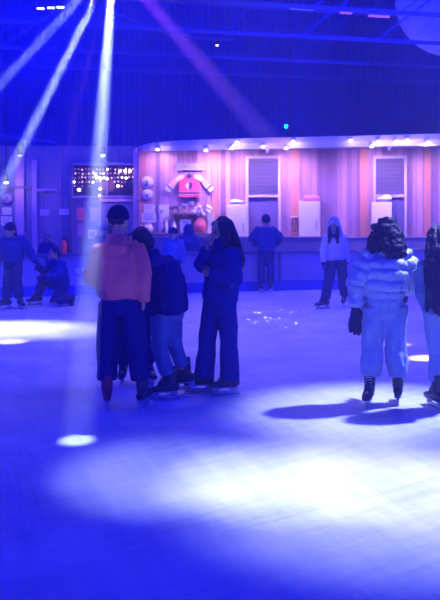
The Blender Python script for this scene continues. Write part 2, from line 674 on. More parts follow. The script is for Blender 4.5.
# thin wires hanging in front of the dark wall onto the canopy
for px, pt, lab in ((228, 92, 'thin wire hanging down to the canopy left of the green lamp'), (291, 112, 'thin wire rising from the canopy behind the green lamp')):
    p, zb, zt = canopy_front(px)
    bm = nb(); loft(bm, [((0, 0, 0), .008), ((.02, 0, .8), .008), ((0, 0, 4.9), .008)], seg=6)
    o = obj('hanging_wire', bm, M_dark, loc=(p.x, p.y + .3, zt - .01)); tag(o, lab, 'wire', 'wires hanging to the canopy')

# ------------------------------------------------------------------ memorabilia on the timber wall


def wall_thing(name, label, cat, px, py, out=.045, group=None):
    p = on_wall(px, py, out)
    return thing(name, label, cat, p, PROT, group), p.y / F


def notice(px, py, wpx, hpx, label, m=None, lines=3, group='paper notices pinned on the timber wall', name='paper_notice', cat='notice'):
    o, k = wall_thing(name, label, cat, px, py, .062, group)
    wd, hd = wpx * k, hpx * k
    bm = nb(); box(bm, (0, 0, 0), (wd, .012, hd)); obj('sheet', bm, m or M_paper, o, False)
    if lines:
        bm = nb()
        for i in range(lines):
            z = hd * (.30 - .24 * i)
            box(bm, (-wd * .06 * (i % 2), -.0075, z), (wd * (.72 - .12 * (i % 2)), .003, hd * .07))
        obj('print', bm, mat('ink', (.30, .26, .36), .7), o, False)
    return o


notice(149.5, 208.5, 11, 8, 'small white notice under the round plaques', lines=2)
notice(149, 217.5, 15, 9.5, 'wide white notice directly below the small notice and round plaques')
notice(164, 213, 10, 17, 'tall blank white sheet left of the trophy shelf', lines=0)

# sign over the jersey
o, k = wall_thing('name_board', 'narrow white sign with dark capitals above the red jersey', 'sign', 190, 167, .07)
bm = nb(); box(bm, (0, 0, 0), (29 * k, .025, 6.8 * k), .004); obj('board', bm, mat('sign_face', (.50, .46, .56), .6), o, False)
mesh_text('lettering', 'COUP CLUBS 200', 5.4 * k, mat('dark_ink', (.10, .08, .20), .6), o, (0, -.0145, 0), (PI / 2, 0, 0)).scale = (.70, 1, 1)


# round plaques
def plaque(py, label, style):
    o, k = wall_thing('round_plaque', label, 'plaque', 147.5, py, .07, 'round club plaques')
    r = 6.0 * k
    bm = nb(); lathe(bm, [(r * .9, .025), (r, .02), (r, -.015), (r * .9, -.025), (r * .84, -.018)], axis='Y', seg=32)
    obj('rim', bm, mat('plaque_rim_%d' % style, ((.86, .84, .86), (.50, .40, .52))[style], .4), o)
    bm = nb(); lathe(bm, [(r * .84, 0), (r * .83, -.006)], c=(0, -.019, 0), axis='Y', seg=32)
    obj('face', bm, M_paper, o)
    bm = nb()
    if style == 0:
        loft(bm, [((-.06, -.027, -.075), .012), ((-.02, -.027, -.06), .02), ((.005, -.027, -.01), .018), ((-.02, -.027, .04), .014)], seg=8)
        box(bm, (-.05, -.027, -.085), (.1, .006, .02))
    else:
        for i in range(7):
            a = PI * (.08 + .14 * i)
            box(bm, (r * .55 * math.cos(a), -.027, r * .55 * math.sin(a)), (.016, .006, .030), 0, Matrix.Rotation(PI / 2 - a, 3, 'Y'))
        ell(bm, (0, -.026, .0), (.034, .008, .024)); box(bm, (0, -.027, -.03), (.05, .006, .03))
    obj('emblem', bm, mat('plaque_ink', (.14, .12, .26), .6), o)


plaque(182, 'upper round white plaque with a dark emblem at the wall corner', 0)
plaque(194.5, 'lower round plaque with a dark rim and ring of marks', 1)

# hockey jersey
M_red = mat('jersey_red', (.95, .11, .22), .75, var=.1, bump=.2, bscale=25)
M_jw = mat('jersey_white', (.88, .84, .84), .75)
M_jb = mat('jersey_dark', (.06, .05, .16), .75)
M_jo = mat('jersey_orange', (.95, .50, .40), .75)
jr, k = wall_thing('hockey_jersey', 'red hockey jersey with spread sleeves pinned on the timber wall', 'jersey', 189.5, 187, .075)


def J(px, py, y=0.0):
    return V(((px - 189.5) * k, y, (187 - py) * k))


def jplate(name, pts, m, th=.05, y=0.0):
    bm = nb(); prism(bm, [J(a, b, y) for a, b in pts], (0, th, 0))
    es = [e for e in bm.edges if abs((e.verts[0].co - e.verts[1].co).y) < 1e-5 and e.verts[0].co.y < y + th / 2]
    bmesh.ops.bevel(bm, geom=es, offset=.012, segments=2, affect='EDGES')
    return obj(name, bm, m, jr, False)


jplate('body', [(178, 178), (184, 175.5), (195, 175.5), (201, 178), (200, 184), (200, 197.5), (178.5, 197.5), (178.8, 184)], M_red, .05, -.03)
for sgn, nm in ((-1, 'left'), (1, 'right')):
    def q(a, b): return (189.5 + sgn * a, b)
    jplate('shoulder_yoke', [q(5, 174.5), q(11, 175.5), q(15, 179), q(12, 181.5), q(7, 178.5), q(4.5, 178)], M_jw, .05, -.036)
    jplate('sleeve', [q(10.8, 180.6), q(15, 177.8), q(20.6, 183.4), q(16.2, 187.8)], M_jo, .05, -.024)
    jplate('sleeve_stripe', [q(15.9, 187.5), q(20.3, 183.2), q(21.8, 184.9), q(17.6, 189.2)], M_jw, .05, -.026)
    jplate('sleeve_stripe', [q(17.5, 189.1), q(21.7, 184.8), q(22.6, 185.8), q(18.4, 190.1)], M_jb, .05, -.028)
    jplate('cuff', [q(18.4, 190.1), q(22.6, 185.8), q(25.4, 188.8), q(21.2, 192.6)], M_jw, .05, -.026)
bm = nb(); ell(bm, J(189.5, 176, -.035), (2.6 * k, .02, 2.6 * k)); obj('collar', bm, M_jb, jr)
jplate('hem_stripe', [(178.4, 190.8), (200.1, 190.8), (200.1, 192), (178.4, 192)], M_jw, .02, -.037)
jplate('hem_stripe', [(178.4, 192), (200.1, 192), (200.1, 194), (178.4, 194)], M_jb, .02, -.037)
jplate('hem_stripe', [(178.4, 194), (200.1, 194), (200.1, 195.4), (178.4, 195.4)], M_jw, .02, -.037)
jplate('crest', [(185.6, 184.2), (187.2, 182.4), (189.4, 182), (189.4, 189.2), (187, 189), (185.4, 187)], M_jw, .02, -.04)
jplate('crest', [(189.4, 182.4), (192, 182.2), (193, 184.4), (192.4, 187), (191, 189.4), (189.2, 189.6), (188.6, 186), (190, 184.6)], M_jb, .02, -.043)

# trophy shelf with figures
sh, k = wall_thing('wall_shelf', 'dark wooden shelf of trophies below the red jersey', 'shelf', 188, 213.5, .04)
M_shelf = mat('shelf_wood', (.30, .20, .24), .5)
bm = nb(); box(bm, (0, -.12, 0), (33 * k, .26, .03), .004); obj('board', bm, M_shelf, sh, False)
for sx in (-1, 1):
    bm = nb(); prism(bm, [(sx * 12 * k, 0, -.015), (sx * 12 * k, -.2, -.015), (sx * 12 * k, 0, -.22)], (.025, 0, 0)); obj('bracket', bm, M_shelf, sh, False)
M_trophy = mat('trophy_metal', (.40, .34, .48), .3, metal=.6)
M_brz = mat('dark_bronze', (.10, .08, .16), .45, metal=.2)


def on_shelf(name, label, cat, px, group, out=.16):
    p = on_wall(px, 212.9, .04 + out)
    q = sh.location
    return thing(name, label, cat, (p.x, p.y, q.z + .0155), PROT, group)


# horse figure
h = on_shelf('horse_figure', 'dark little horse figure at the left end of the trophy shelf', 'figurine', 174.5, None)
bm = nb(); s = .9
loft(bm, [((-.08, 0, .12), .035, .03), ((0, 0, .13), .036, .03), ((.07, 0, .14), .035, .03)], seg=10)
loft(bm, [((.07, 0, .15), .025, .02), ((.11, 0, .21), .02, .016)], seg=8)
loft(bm, [((.10, 0, .22), .02, .016), ((.16, 0, .19), .012, .011)], seg=8)
for lx, fx in ((-.09, -.10), (-.07, -.05), (.06, .08), (.08, .11)):
    loft(bm, [((lx, 0, .11), .015), ((fx, 0, .05), .01), ((fx - .01, 0, .005), .011)], seg=8)
loft(bm, [((-.11, 0, .14), .012), ((-.15, 0, .08), .008)], seg=8)
obj('body', blend_mesh(bm, .006, 2), M_brz, h)
bm = nb(); box(bm, (0, 0, .006), (.28, .09, .012)); obj('plinth', bm, M_shelf, h, False)


def cup(px, hgt, label):
    o = on_shelf('trophy_cup', label, 'trophy', px, 'trophies on the shelf')
    bm = nb(); lathe(bm, [(.05, 0), (.05, .03), (.03, .035), (.012, .05), (.012, hgt * .45), (.05, hgt * .6), (.06, hgt), (.05, hgt)], seg=16); obj('bowl', bm, M_trophy, o)
    for sx in (-1, 1):
        bm = nb(); loft(bm, [((sx * .05, 0, hgt * .92), .007), ((sx * .085, 0, hgt * .82), .007), ((sx * .05, 0, hgt * .62), .007)], seg=6); obj('handle', bm, M_trophy, o)


cup(184.5, .20, 'shorter trophy cup in the middle of the shelf')
cup(191.3, .28, 'taller trophy cup near the middle of the shelf')
cup(198.3, .17, 'smallest trophy cup at the right end of the shelf')


# sideboard under the memorabilia and things on it
sb = thing('sideboard', 'long dark sideboard against the timber wall under the jersey', 'sideboard', on_wall(182, 200, .34) * 1.0, PROT)
sb.location.z = 0
k = sb.location.y / F
TOP = 1.16
bm = nb(); box(bm, (0, 0, TOP / 2), (84 * k, .42, TOP - .06), .01); obj('body', bm, M_shelf, sb, False)
bm = nb(); box(bm, (0, 0, TOP - .02), (86 * k, .46, .04), .006); obj('top', bm, M_shelf, sb, False)
for i in range(4):
    bm = nb(); box(bm, ((i - 1.5) * 20.5 * k, -.215, TOP / 2), (19.5 * k, .02, TOP - .16), .006); d = obj('door', bm, M_shelf, sb, False)
    bm = nb(); box(bm, ((i - 1.5) * 20.5 * k + .16, -.235, TOP * .7), (.02, .025, .12), .004); obj('handle', bm, M_trophy, d, False)


def on_board(name, label, cat, px, out=.34, group=None):
    p = on_wall(px, 230, out)
    return thing(name, label, cat, (p.x, p.y, TOP + .0005), PROT, group)


M_mauve = mat('mauve_glaze', (.40, .30, .55), .4)
def bottle(px, hgt, r, label, m, out=.34):
    o = on_board('bottle', label, 'bottle', px, out, 'bottles on the sideboard')
    bm = nb(); lathe(bm, [(r * .9, 0), (r, .02), (r, hgt * .6), (r * .35, hgt * .75), (r * .33, hgt * .93)], seg=16); obj('body', bm, m, o)
    bm = nb(); lathe(bm, [(r * .4, hgt * .93), (r * .4, hgt)], seg=12); obj('cap', bm, M_dark, o)


bottle(166.6, .36, .045, 'white bottle left of the vases on the sideboard', M_white)
bottle(170.4, .44, .040, 'tall dark bottle on the sideboard left of the vases', M_plum)
bottle(174.4, .30, .045, 'pale bottle on the sideboard, third from the left end', M_paper)

v = on_board('teapot', 'mauve teapot at the left end of the sideboard', 'teapot', 148.6)
bm = nb(); lathe(bm, [(.06, 0), (.11, .05), (.12, .12), (.07, .2)], seg=20); obj('pot', bm, M_white, v)
bm = nb(); lathe(bm, [(.072, .2), (.05, .235), (.015, .245), (.02, .27), (.005, .285)], seg=16); obj('lid', bm, M_mauve, v)
bm = nb(); loft(bm, [((-.10, 0, .08), .025), ((-.16, 0, .13), .016), ((-.19, 0, .19), .013)], seg=8); obj('spout', bm, M_white, v)
bm = nb(); loft(bm, [((.10, 0, .16), .012), ((.17, 0, .14), .012), ((.16, 0, .07), .012), ((.10, 0, .05), .012)], seg=8); obj('handle', bm, M_mauve, v)
v = on_board('vase', 'tall dark vase beside the teapot on the sideboard', 'vase', 160.0)
bm = nb(); lathe(bm, [(.06, 0), (.09, .12), (.08, .26), (.035, .36), (.05, .42)], seg=18); obj('body', bm, M_mauve, v)
for i in range(5):
    a = i * 1.3
    bm = nb(); loft(bm, [((0, 0, .40), .006), ((.05 * math.cos(a), .03 * math.sin(a), .50), .005)], seg=6); ell(bm, (.055 * math.cos(a), .03 * math.sin(a), .52), (.03, .03, .028), seg=8); obj('flower', bm, M_mauve, v)

# framed picture under the shelf
pf = on_board('picture_frame', 'small white framed photo standing under the trophy shelf', 'picture frame', 185.5, .30)
bm = nb()
for sx in (-1, 1):
    box(bm, (sx * .11, 0, .17), (.03, .025, .30))
for z in (.035, .305):
    box(bm, (0, 0, z), (.25, .025, .03))
obj('frame', bm, M_white, pf, False)
bm = nb(); box(bm, (0, .004, .17), (.19, .012, .24)); obj('photo', bm, mat('faded_photo', (.55, .50, .60), .6, var=.4, vscale=14), pf, False)
bm = nb(); bar(bm, (0, .012, .28), (0, .13, .005), .02); obj('prop', bm, M_white, pf, False)

# bouquet
v = on_board('flower_vase', 'red vase with a bouquet of big white flowers on the sideboard', 'flower vase', 200, .36)
bm = nb(); lathe(bm, [(.10, 0), (.12, .04), (.15, .14), (.13, .25), (.07, .33), (.085, .36)], seg=20); obj('vase', bm, mat('red_glaze', (.75, .16, .20), .35), v)
rf = random.Random(4)
for i, (dx, dz) in enumerate(((-.14, .50), (-.05, .43), (.04, .52), (.14, .55), (.21, .50), (.09, .44), (-.09, .57), (.18, .62), (-.01, .62), (.25, .58))):
    dy = rf.uniform(-.08, .06)
    bm = nb(); loft(bm, [((dx * .2, 0, .33), .006), ((dx * .8, dy, dz - .03), .005)], seg=6); st = obj('stem', bm, mat('stem_green', (.10, .22, .12), .6), v)
    bm = nb()
    for j in range(6):
        a = j * PI / 3 + rf.random()
        ell(bm, (dx + .032 * math.cos(a), dy + .012 * math.sin(2 * a), dz + .03 * math.sin(a)), (.026, .018, .026), seg=8)
    ell(bm, (dx, dy - .012, dz), (.022, .016, .022), seg=8)
    obj('blossom', bm, mat('white_petal', (.85, .78, .82), .7), st)

bx = on_board('carton', 'white box standing right of the red vase of flowers', 'box', 211.5, .32)
bm = nb(); box(bm, (0, 0, .12), (.16, .12, .24), .004); obj('body', bm, M_white, bx, False)
bm = nb(); box(bm, (0, 0, .25), (.165, .125, .03), .004); obj('lid', bm, M_paper, bx, False)
notice(211, 216.5, 7, 9, 'pale notice by the right end of the trophy shelf', m=mat('pale_blue_paper', (.55, .55, .75), .7), lines=2)


# ------------------------------------------------------------------ white cabinets at the wall
def cabinet(px0, px1, ytop, label, on_top=None):
    p = on_wall((px0 + px1) / 2, 200, .22)
    k = p.y / F
    wd = (px1 - px0) * k
    hz = CAMH + (HOR - ytop) * k
    o = thing('white_cabinet', label, 'cabinet', (p.x, p.y, 0), PROT, 'tall white cabinets against the timber wall')
    bm = nb(); box(bm, (0, 0, .06 + (hz - .06) / 2), (wd, .30, hz - .06), .012); obj('body', bm, M_white, o, False)
    bm = nb(); box(bm, (0, 0, .03), (wd * .94, .26, .06)); obj('plinth', bm, M_dark, o, False)
    bm = nb(); box(bm, (0, -.158, .09 + (hz - .12) / 2), (wd * .96, .025, hz - .14), .008); d = obj('door', bm, M_white, o, False)
    bm = nb(); bar(bm, (wd * .36, -.185, hz * .66), (wd * .36, -.185, hz * .76), .018); obj('handle', bm, M_chrome, d, False)
    return o, p, hz, k


c1, p, hz, k = cabinet(228, 247.5, 204.5, 'tall white cabinet left of the first slatted window')
t = thing('cloth_bundle', 'crumpled white cloth lying on the cabinet left of the first window', 'cloth', (p.x - .02, p.y, hz), PROT)
bm = nb(); ell(bm, (0, 0, .045), (.18, .14, .05)); ell(bm, (-.06, 0, .08), (.09, .09, .04))
bmz = blend_mesh(bm, .01, 2, wrinkle(.012, 14))
zmin = min(v_.co.z for v_ in bmz.vertices)
for v_ in bmz.vertices: v_.co.z -= zmin
obj('cloth', bmz, M_paper, t)
c2, p, hz, k = cabinet(299.5, 320, 201, 'tall white cabinet between the two slatted windows')
t = thing('pink_case', 'pinkish red case lying on the middle white cabinet', 'case', (p.x + .05, p.y, hz + .0005), PROT)
bm = nb(); box(bm, (0, 0, .055), (.37, .26, .11), .03); obj('body', bm, mat('pink_plastic', (.80, .22, .34), .4), t)
bm = nb(); box(bm, (0, 0, .115), (.30, .2, .012), .004); obj('lid', bm, M_white, t, False)
c3, p, hz, k = cabinet(371.5, 391.5, 202, 'tall white cabinet in front of the second slatted window')
t = thing('cloth_bundle', 'puffed white cloth heaped on the cabinet before the second window', 'cloth', (p.x + .05, p.y, hz), PROT)
bm = nb(); ell(bm, (0.02, 0, .06), (.17, .14, .065)); ell(bm, (.07, 0, .11), (.11, .09, .05)); ell(bm, (-.1, 0, .05), (.07, .09, .045))
bmz = blend_mesh(bm, .01, 2, wrinkle(.012, 12, 3))
zmin = min(v_.co.z for v_ in bmz.vertices)
for v_ in bmz.vertices: v_.co.z -= zmin
obj('cloth', bmz, M_paper, t)

# hose hanging left of the middle cabinet
hs, k = wall_thing('hose_reel', 'coiled dark hose on a pale wall bracket beside the middle cabinet', 'hose', 295.0, 222, .12)
bm = nb()
for i in range(3):
    pts = []
    for j in range(21):
        a = 2 * PI * j / 20
        pts.append((V((.075 * math.cos(a) * (1 + .08 * i), -.02 + .02 * i, -.06 + .17 * math.sin(a) * (1 - .06 * i))), .012))
    loft(bm, pts, seg=6, cap=0)
obj('coil', bm, mat('dark_hose', (.14, .10, .26), .5), hs)
bm = nb(); box(bm, (-.02, .0, .12), (.16, .09, .03), .005); box(bm, (-.02, .03, .06), (.03, .03, .12)); obj('bracket', bm, M_white, hs, False)

# potted plant at the right end of the terrace wall
pl = thing('potted_plant', 'small bushy potted plant standing on the terrace wall at the right edge', 'potted plant', (W(437, 237, 18.80).x, 18.80, 1.1155))
bm = nb(); lathe(bm, [(.055, 0), (.075, .12), (.08, .125), (.07, .13)], seg=18); obj('pot', bm, M_white, pl)
bm = nb()
rp = random.Random(2)
for i in range(70):
    a, r, z = rp.uniform(0, 2 * PI), .11 * math.sqrt(rp.random()), rp.uniform(.13, .34)
    c = V((r * math.cos(a), r * math.sin(a), z))
    R = Matrix.Rotation(rp.uniform(0, PI), 3, 'Z') @ Matrix.Rotation(rp.uniform(-.9, .9), 3, 'X')
    ell(bm, c, (.030, .012, .006), R, 6)
loft(bm, [((0, 0, .1), .012), ((0, 0, .3), .006)], seg=6)
obj('foliage', bm, mat('pale_leaves', (.30, .42, .48), .6), pl)

# ------------------------------------------------------------------ left facade
FY = 20.8


def fac(px, py, out=0.0):
    return W(px, py, FY - out)


bm = nb()
fx0, fx1 = -7.2, -2.06
npn = 11
for i in range(npn):
    a, b = fx0 + (fx1 - fx0) * i / npn, fx0 + (fx1 - fx0) * (i + 1) / npn
    box(bm, ((a + b) / 2, FY + .03, 1.65), (b - a - .012, .06, 3.3))
box(bm, ((fx0 + fx1) / 2, FY + .1, 1.65), (fx1 - fx0, .08, 3.3))
tag(obj('wall_left', bm, mat('blue_grey_panel', (.16, .17, .36), .6, var=.15, vscale=3), smooth=False), kind='structure')

# wide transom window with fairy lights
o = bpy.data.objects.new('window_3', None); a, b = fac(72, 197), fac(137, 164)
o.location = ((a.x + b.x) / 2, FY - .02, (a.z + b.z) / 2); COL.objects.link(o); tag(o, kind='structure')
wd, hd = b.x - a.x, b.z - a.z
bm = nb()
for sx in (-1, 1): box(bm, (sx * wd / 2, -.02, 0), (.07, .08, hd + .07), .006)
for sz in (-1, 1): box(bm, (0, -.02, sz * hd / 2), (wd, .08, .07), .006)
box(bm, (0.07, -.02, 0), (.04, .07, hd))
obj('frame', bm, mat('blue_frame', (.24, .22, .48), .5), o, False)
bm = nb(); box(bm, (0, .0, 0), (wd - .07, .02, hd - .07)); obj('pane', bm, mat('dark_glass', (.03, .03, .10), .12), o, False)

fl = thing('fairy_lights', 'curtain of warm fairy lights hanging in the wide transom window', 'fairy lights', (o.location.x, FY - .10, o.location.z))
bm = nb(); loft(bm, [((-wd / 2 + .05, 0, hd / 2 - .07), .007), ((wd / 2 - .05, 0, hd / 2 - .07), .007)], seg=6)
rb = random.Random(12)
bulbs = []
for i in range(17):
    x = -wd / 2 + .09 + (wd - .18) * i / 16
    n = rb.choice((3, 4, 4, 5))
    if 8 <= i <= 9: n = 3
    ln = .10 * n + rb.uniform(0, .08)
    loft(bm, [((x, 0, hd / 2 - .07), .003), ((x, 0, hd / 2 - .07 - ln), .003)], seg=5)
    for j in range(n):
        bulbs.append((x + rb.uniform(-.015, .015), hd / 2 - .12 - .105 * j - rb.uniform(0, .03), rb.random()))
obj('wire', bm, M_dark, fl)
M_b = [mat('bulb_dim', (1, .7, .6), .4, emit=(.9, .38, .75), es=.45), mat('bulb_mid', (1, .8, .7), .4, emit=(1, .50, .55), es=1.5), mat('bulb_bright', (1, .9, .8), .4, emit=(1, .66, .62), es=9)]
for x, z, q in bulbs:
    lvl = 0 if q < .5 else (1 if q < .86 else 2)
    rx = x / wd + .5
    if rx > .68 and z > .0 and q > .3: lvl = max(lvl, 1)
    r = (.014, .018, .022)[lvl]
    bm = nb(); ell(bm, (x, -.012, z), (r, r, r * 1.2), seg=8); obj('bulb', bm, M_b[lvl], fl)
for px, py, r in ((100.5, 178.5, .04), (96, 176, .03), (107, 178.5, .032), (93, 182, .026), (79, 190, .04), (118, 186, .035), (100, 189, .032), (99.5, 195.5, .03), (125, 171, .036), (130, 171, .032), (126, 178, .03), (120, 171, .03)):
    p = fac(px, py, .12) - fl.location
    bm = nb(); ell(bm, (p.x, -.02, p.z), (r, r, r), seg=10); obj('bulb', bm, M_b[2], fl)

# door with an arched pane under the transom
o = bpy.data.objects.new('door_1', None); a, b = fac(101, 203), fac(133, 203)
o.location = ((a.x + b.x) / 2, FY - .03, 0); COL.objects.link(o); tag(o, kind='structure')
wd, hd = b.x - a.x, a.z
bm = nb(); box(bm, (0, 0, hd / 2), (wd, .05, hd), .006); obj('leaf', bm, mat('door_blue', (.20, .19, .42), .5), o, False)
bm = nb()
pts = [(-.24, -.035, .95), (.24, -.035, .95), (.24, -.035, 1.55)] + [(.24 * math.cos(PI * t / 10), -.035, 1.55 + .18 * math.sin(PI * t / 10)) for t in range(1, 10)] + [(-.24, -.035, 1.55)]
loft(bm, [(p, .018) for p in pts + pts[:1]], seg=6, cap=0)
obj('arch_frame', bm, M_frame, o)
bm = nb(); prism(bm, [V(p) + V((0, .002, 0)) for p in pts], (0, .008, 0)); obj('pane', bm, mat('dark_glass', (.03, .03, .10), .12), o, False)
bm = nb(); bar(bm, (-wd / 2 + .08, -.06, 1.0), (-wd / 2 + .08, -.06, 1.25), .025); bar(bm, (-wd / 2 + .08, -.06, 1.02), (-wd / 2 + .08, -.02, 1.02), .015); bar(bm, (-wd / 2 + .08, -.06, 1.23), (-wd / 2 + .08, -.02, 1.23), .015); obj('handle', bm, M_chrome, o, False)

# facade posts and rails
n = 6
for xa, xb, ya, m in ((133.5, 139, 150, M_frame), (99, 101, 198, M_frame), (33, 37.5, 160, mat('violet_post', (.36, .28, .56), .5)), (16, 25, 150, mat('purple_lit_post', (.46, .30, .55), .5)), (70.5, 72.5, 160, M_plum)):  # purple light on the wide left post is put into its colour
    a, b = fac(xa, ya), fac(xb, ya)
    bm = nb(); box(bm, ((a.x + b.x) / 2, FY - .05, a.z / 2), (b.x - a.x, .09, a.z), .008)
    tag(obj('trim_%d' % n, bm, m, smooth=False), kind='structure'); n += 1
for xa, xb, ya, m in ((-20, 33, 187.5, M_plum), (37, 57, 190, mat('violet_post', (.36, .28, .56), .5)), (101, 133, 200.5, M_frame)):
    a, b = fac(xa, ya), fac(xb, ya)
    bm = nb(); box(bm, ((a.x + b.x) / 2, FY - .07, a.z), (b.x - a.x, .07, .07), .008)
    tag(obj('trim_%d' % n, bm, m, smooth=False), kind='structure'); n += 1


def fac_notice(px, py, wpx, hpx, label, m, print_=0, name='paper_notice', cat='notice', group='notices on the blue facade'):
    p = fac(px, py, .02)
    k = FY / F
    o = thing(name, label, cat, p, 0, group)
    bm = nb(); box(bm, (0, 0, 0), (wpx * k, .014, hpx * k), .003); obj('sheet', bm, m, o, False)
    if print_ == 1:
        bm = nb()
        for i in range(3):
            box(bm, (0, -.009, hpx * k * (.28 - .25 * i)), (wpx * k * .7, .004, hpx * k * .08))
        obj('print', bm, mat('ink', (.30, .26, .36), .7), o, False)
    return o


M_lil = mat('lilac_paper', (.42, .40, .66), .7)
fac_notice(44.5, 212.5, 9, 6.5, 'dim lilac notice between two facade posts left of the kneeling skater', M_lil)
fac_notice(64, 212, 10, 6, 'pale lilac notice left of the transom window corner', mat('lilac_paper2', (.55, .52, .78), .7))
fac_notice(80.5, 214, 8, 13, 'reddish poster below the fairy light window', mat('red_poster', (.70, .16, .26), .6, var=.3, vscale=8), name='poster', cat='poster')
fac_notice(94, 214, 8, 13, 'pale violet poster left of the door under the fairy lights', mat('violet_poster', (.56, .40, .66), .6, var=.15, vscale=8), name='poster', cat='poster')
fac_notice(80, 230, 6, 14, 'narrow mauve poster under the reddish poster', mat('mauve_poster', (.50, .30, .46), .6, var=.3, vscale=10), name='poster', cat='poster')
fac_notice(7, 211, 9, 7, 'upper white notice under the round clock at the left edge', M_paper, 1)
fac_notice(6.5, 221, 11, 9, 'lower white notice behind the standing skater at the left edge', M_paper, 1)
sg = fac_notice(92.5, 234, 9, 9, 'square pale sign with a skating pictogram beside the door', M_paper, name='pictogram_sign', cat='sign', group=None)
bm = nb(); loft(bm, [((-.04, -.012, .04), .012), ((-.03, -.012, -.01), .014), ((.05, -.012, -.03), .012)], seg=6); box(bm, (.0, -.012, -.065), (.13, .006, .012)); ell(bm, (.03, -.012, .03), (.02, .006, .02))
obj('pictogram', bm, mat('plaque_ink', (.14, .12, .26), .6), sg)
# round clock
ck = thing('wall_clock', 'round dark rimmed clock above the notices at the left edge', 'clock', fac(7, 198.5, .03))
bm = nb(); lathe(bm, [(.12, .03), (.15, .02), (.15, -.02), (.125, -.03)], axis='Y', seg=28); obj('rim', bm, M_plum, ck)
bm = nb(); lathe(bm, [(.123, 0), (.122, -.006)], c=(0, -.03, 0), axis='Y', seg=28); obj('face', bm, mat('clock_face', (.40, .32, .52), .6), ck)
bm = nb(); box(bm, (.0, -.04, .03), (.014, .006, .08)); box(bm, (.025, -.04, 0), (.06, .006, .014)); obj('hands', bm, M_dark, ck, False)
# fire extinguisher
ex = thing('fire_extinguisher', 'red fire extinguisher standing at the facade behind the kneeling skater', 'fire extinguisher', (fac(65, 250).x, FY - .16, 0))
bm = nb(); box(bm, (0, 0, .24), (.14, .14, .48)); obj('stand', bm, M_plum, ex, False)
bm = nb(); lathe(bm, [(.065, .481), (.075, .50), (.075, .86), (.04, .93), (.025, .96)], seg=18); obj('cylinder', bm, mat('extinguisher_red', (.75, .08, .12), .35), ex)
bm = nb(); lathe(bm, [(.03, .961), (.03, 1.0)], seg=12); bar(bm, (-.02, 0, 1.0), (.09, 0, 1.03), .02); obj('valve', bm, M_dark, ex, False)
bm = nb(); loft(bm, [((.03, 0, .98), .012), ((.11, 0, .9), .012), ((.10, 0, .62), .012)], seg=6); obj('hose', bm, M_dark, ex)


# ------------------------------------------------------------------ hanging lamps and pipe on the left
def can_lamp(name, label, loc, m, drop, r=.06, group=None):
    o = thing(name, label, 'stage lamp', loc, 0, group)
    bm = nb(); lathe(bm, [(r * .6, .20), (r, .14), (r, 0), (r * .9, -.005)], seg=16); obj('can', bm, M_dark, o)
    bm = nb(); lathe(bm, [(r * .86, -.006), (r * .8, -.02), (r * .4, -.035)], seg=16); obj('lens', bm, m, o)
    bm = nb(); bar(bm, (0, 0, .19), (0, 0, drop), .02); obj('hanger', bm, M_dark, o, False)
    return o


M_cold = mat('cold_glow', (1, 1, 1), .4, emit=(.55, .85, 1.0), es=18)
pz = W(20, 139, 17)
bm = nb(); loft(bm, [(W(-60, 131, 17), .035), (W(20, 138, 17), .035), (W(56, 143, 17), .03)], seg=10)
for px in (-40, 40):
    a = W(px, 136 + (px + 60) * .08, 17); bar(bm, a, (a.x, a.y, 8.22), .02)
o = obj('lighting_pipe', bm, M_steel); tag(o, 'thin lighting pipe hanging high at the left edge', 'pipe')
p = W(20, 139, 17)
can_lamp('stage_lamp', 'small dark stage lamp hanging under the lighting pipe at left', (p.x, p.y, p.z - .32), mat('soft_glow', (.8, .8, 1), .4, emit=(.6, .6, 1), es=1.5), .30)
p = fac(103, 155, .35)
o = can_lamp('stage_lamp', 'star bright cold white lamp above the fairy light window', (p.x, p.y, p.z), M_cold, 5.3, .055)
p = fac(6, 182, .3)
o = can_lamp('stage_lamp', 'bright lamp above the clock at the left edge', (p.x, p.y, p.z), M_cold, 5.5, .06)

# strip lights high on the left
for px, lab in ((40.5, 'leftmost of three short white strip lights high under the roof'), (51, 'middle of three short white strip lights high under the roof'), (60.5, 'rightmost of three short white strip lights high under the roof')):
    p = W(px, 8.5 - (px - 40) * .06, 18)
    o = thing('strip_light', lab, 'strip light', p, 0, 'three strip lights under the roof')
    bm = nb(); box(bm, (0, 0, .03), (.16, .08, .04), .006); obj('tray', bm, M_dark, o, False)
    bm = nb(); box(bm, (0, 0, 0), (.145, .06, .025), .006); obj('tube', bm, mat('tube_glow', (1, 1, 1), .4, emit=(.85, .85, 1), es=7), o, False)
    bm = nb(); bar(bm, (0, 0, .04), (0, 0, 8.22 - p.z), .02); obj('hanger', bm, M_dark, o, False)
# roof light strips on the right
for px, py, wpx, m, lab in ((302, 9, 24, 'a', 'pale roof light strip left of the two pinkish ones'), (346, 13, 12, 'b', 'short pinkish roof light strip near the duct'), (379, 16.5, 22, 'b', 'long pinkish roof light strip right beside the duct')):
    p = W(px, py, 18.4)
    o = thing('roof_light', lab, 'roof light', p, math.atan2(.25, 1), 'dim roof light strips')
    bm = nb(); box(bm, (0, 0, .05), (wpx * 18.4 / F + .04, .12, .05)); obj('tray', bm, M_steel, o, False)
    em = {'a': mat('dim_blue_tube', (.3, .35, .9), .5, emit=(.12, .16, 1.0), es=1.0), 'b': mat('dim_pink_tube', (.5, .3, .8), .5, emit=(.40, .12, .9), es=1.0)}[m]
    bm = nb(); box(bm, (0, 0, .005), (wpx * 18.4 / F, .08, .035)); obj('tube', bm, em, o, False)
    bm = nb(); bar(bm, (0, 0, .07), (0, 0, 8.22 - p.z), .02); obj('hanger', bm, M_steel, o, False)
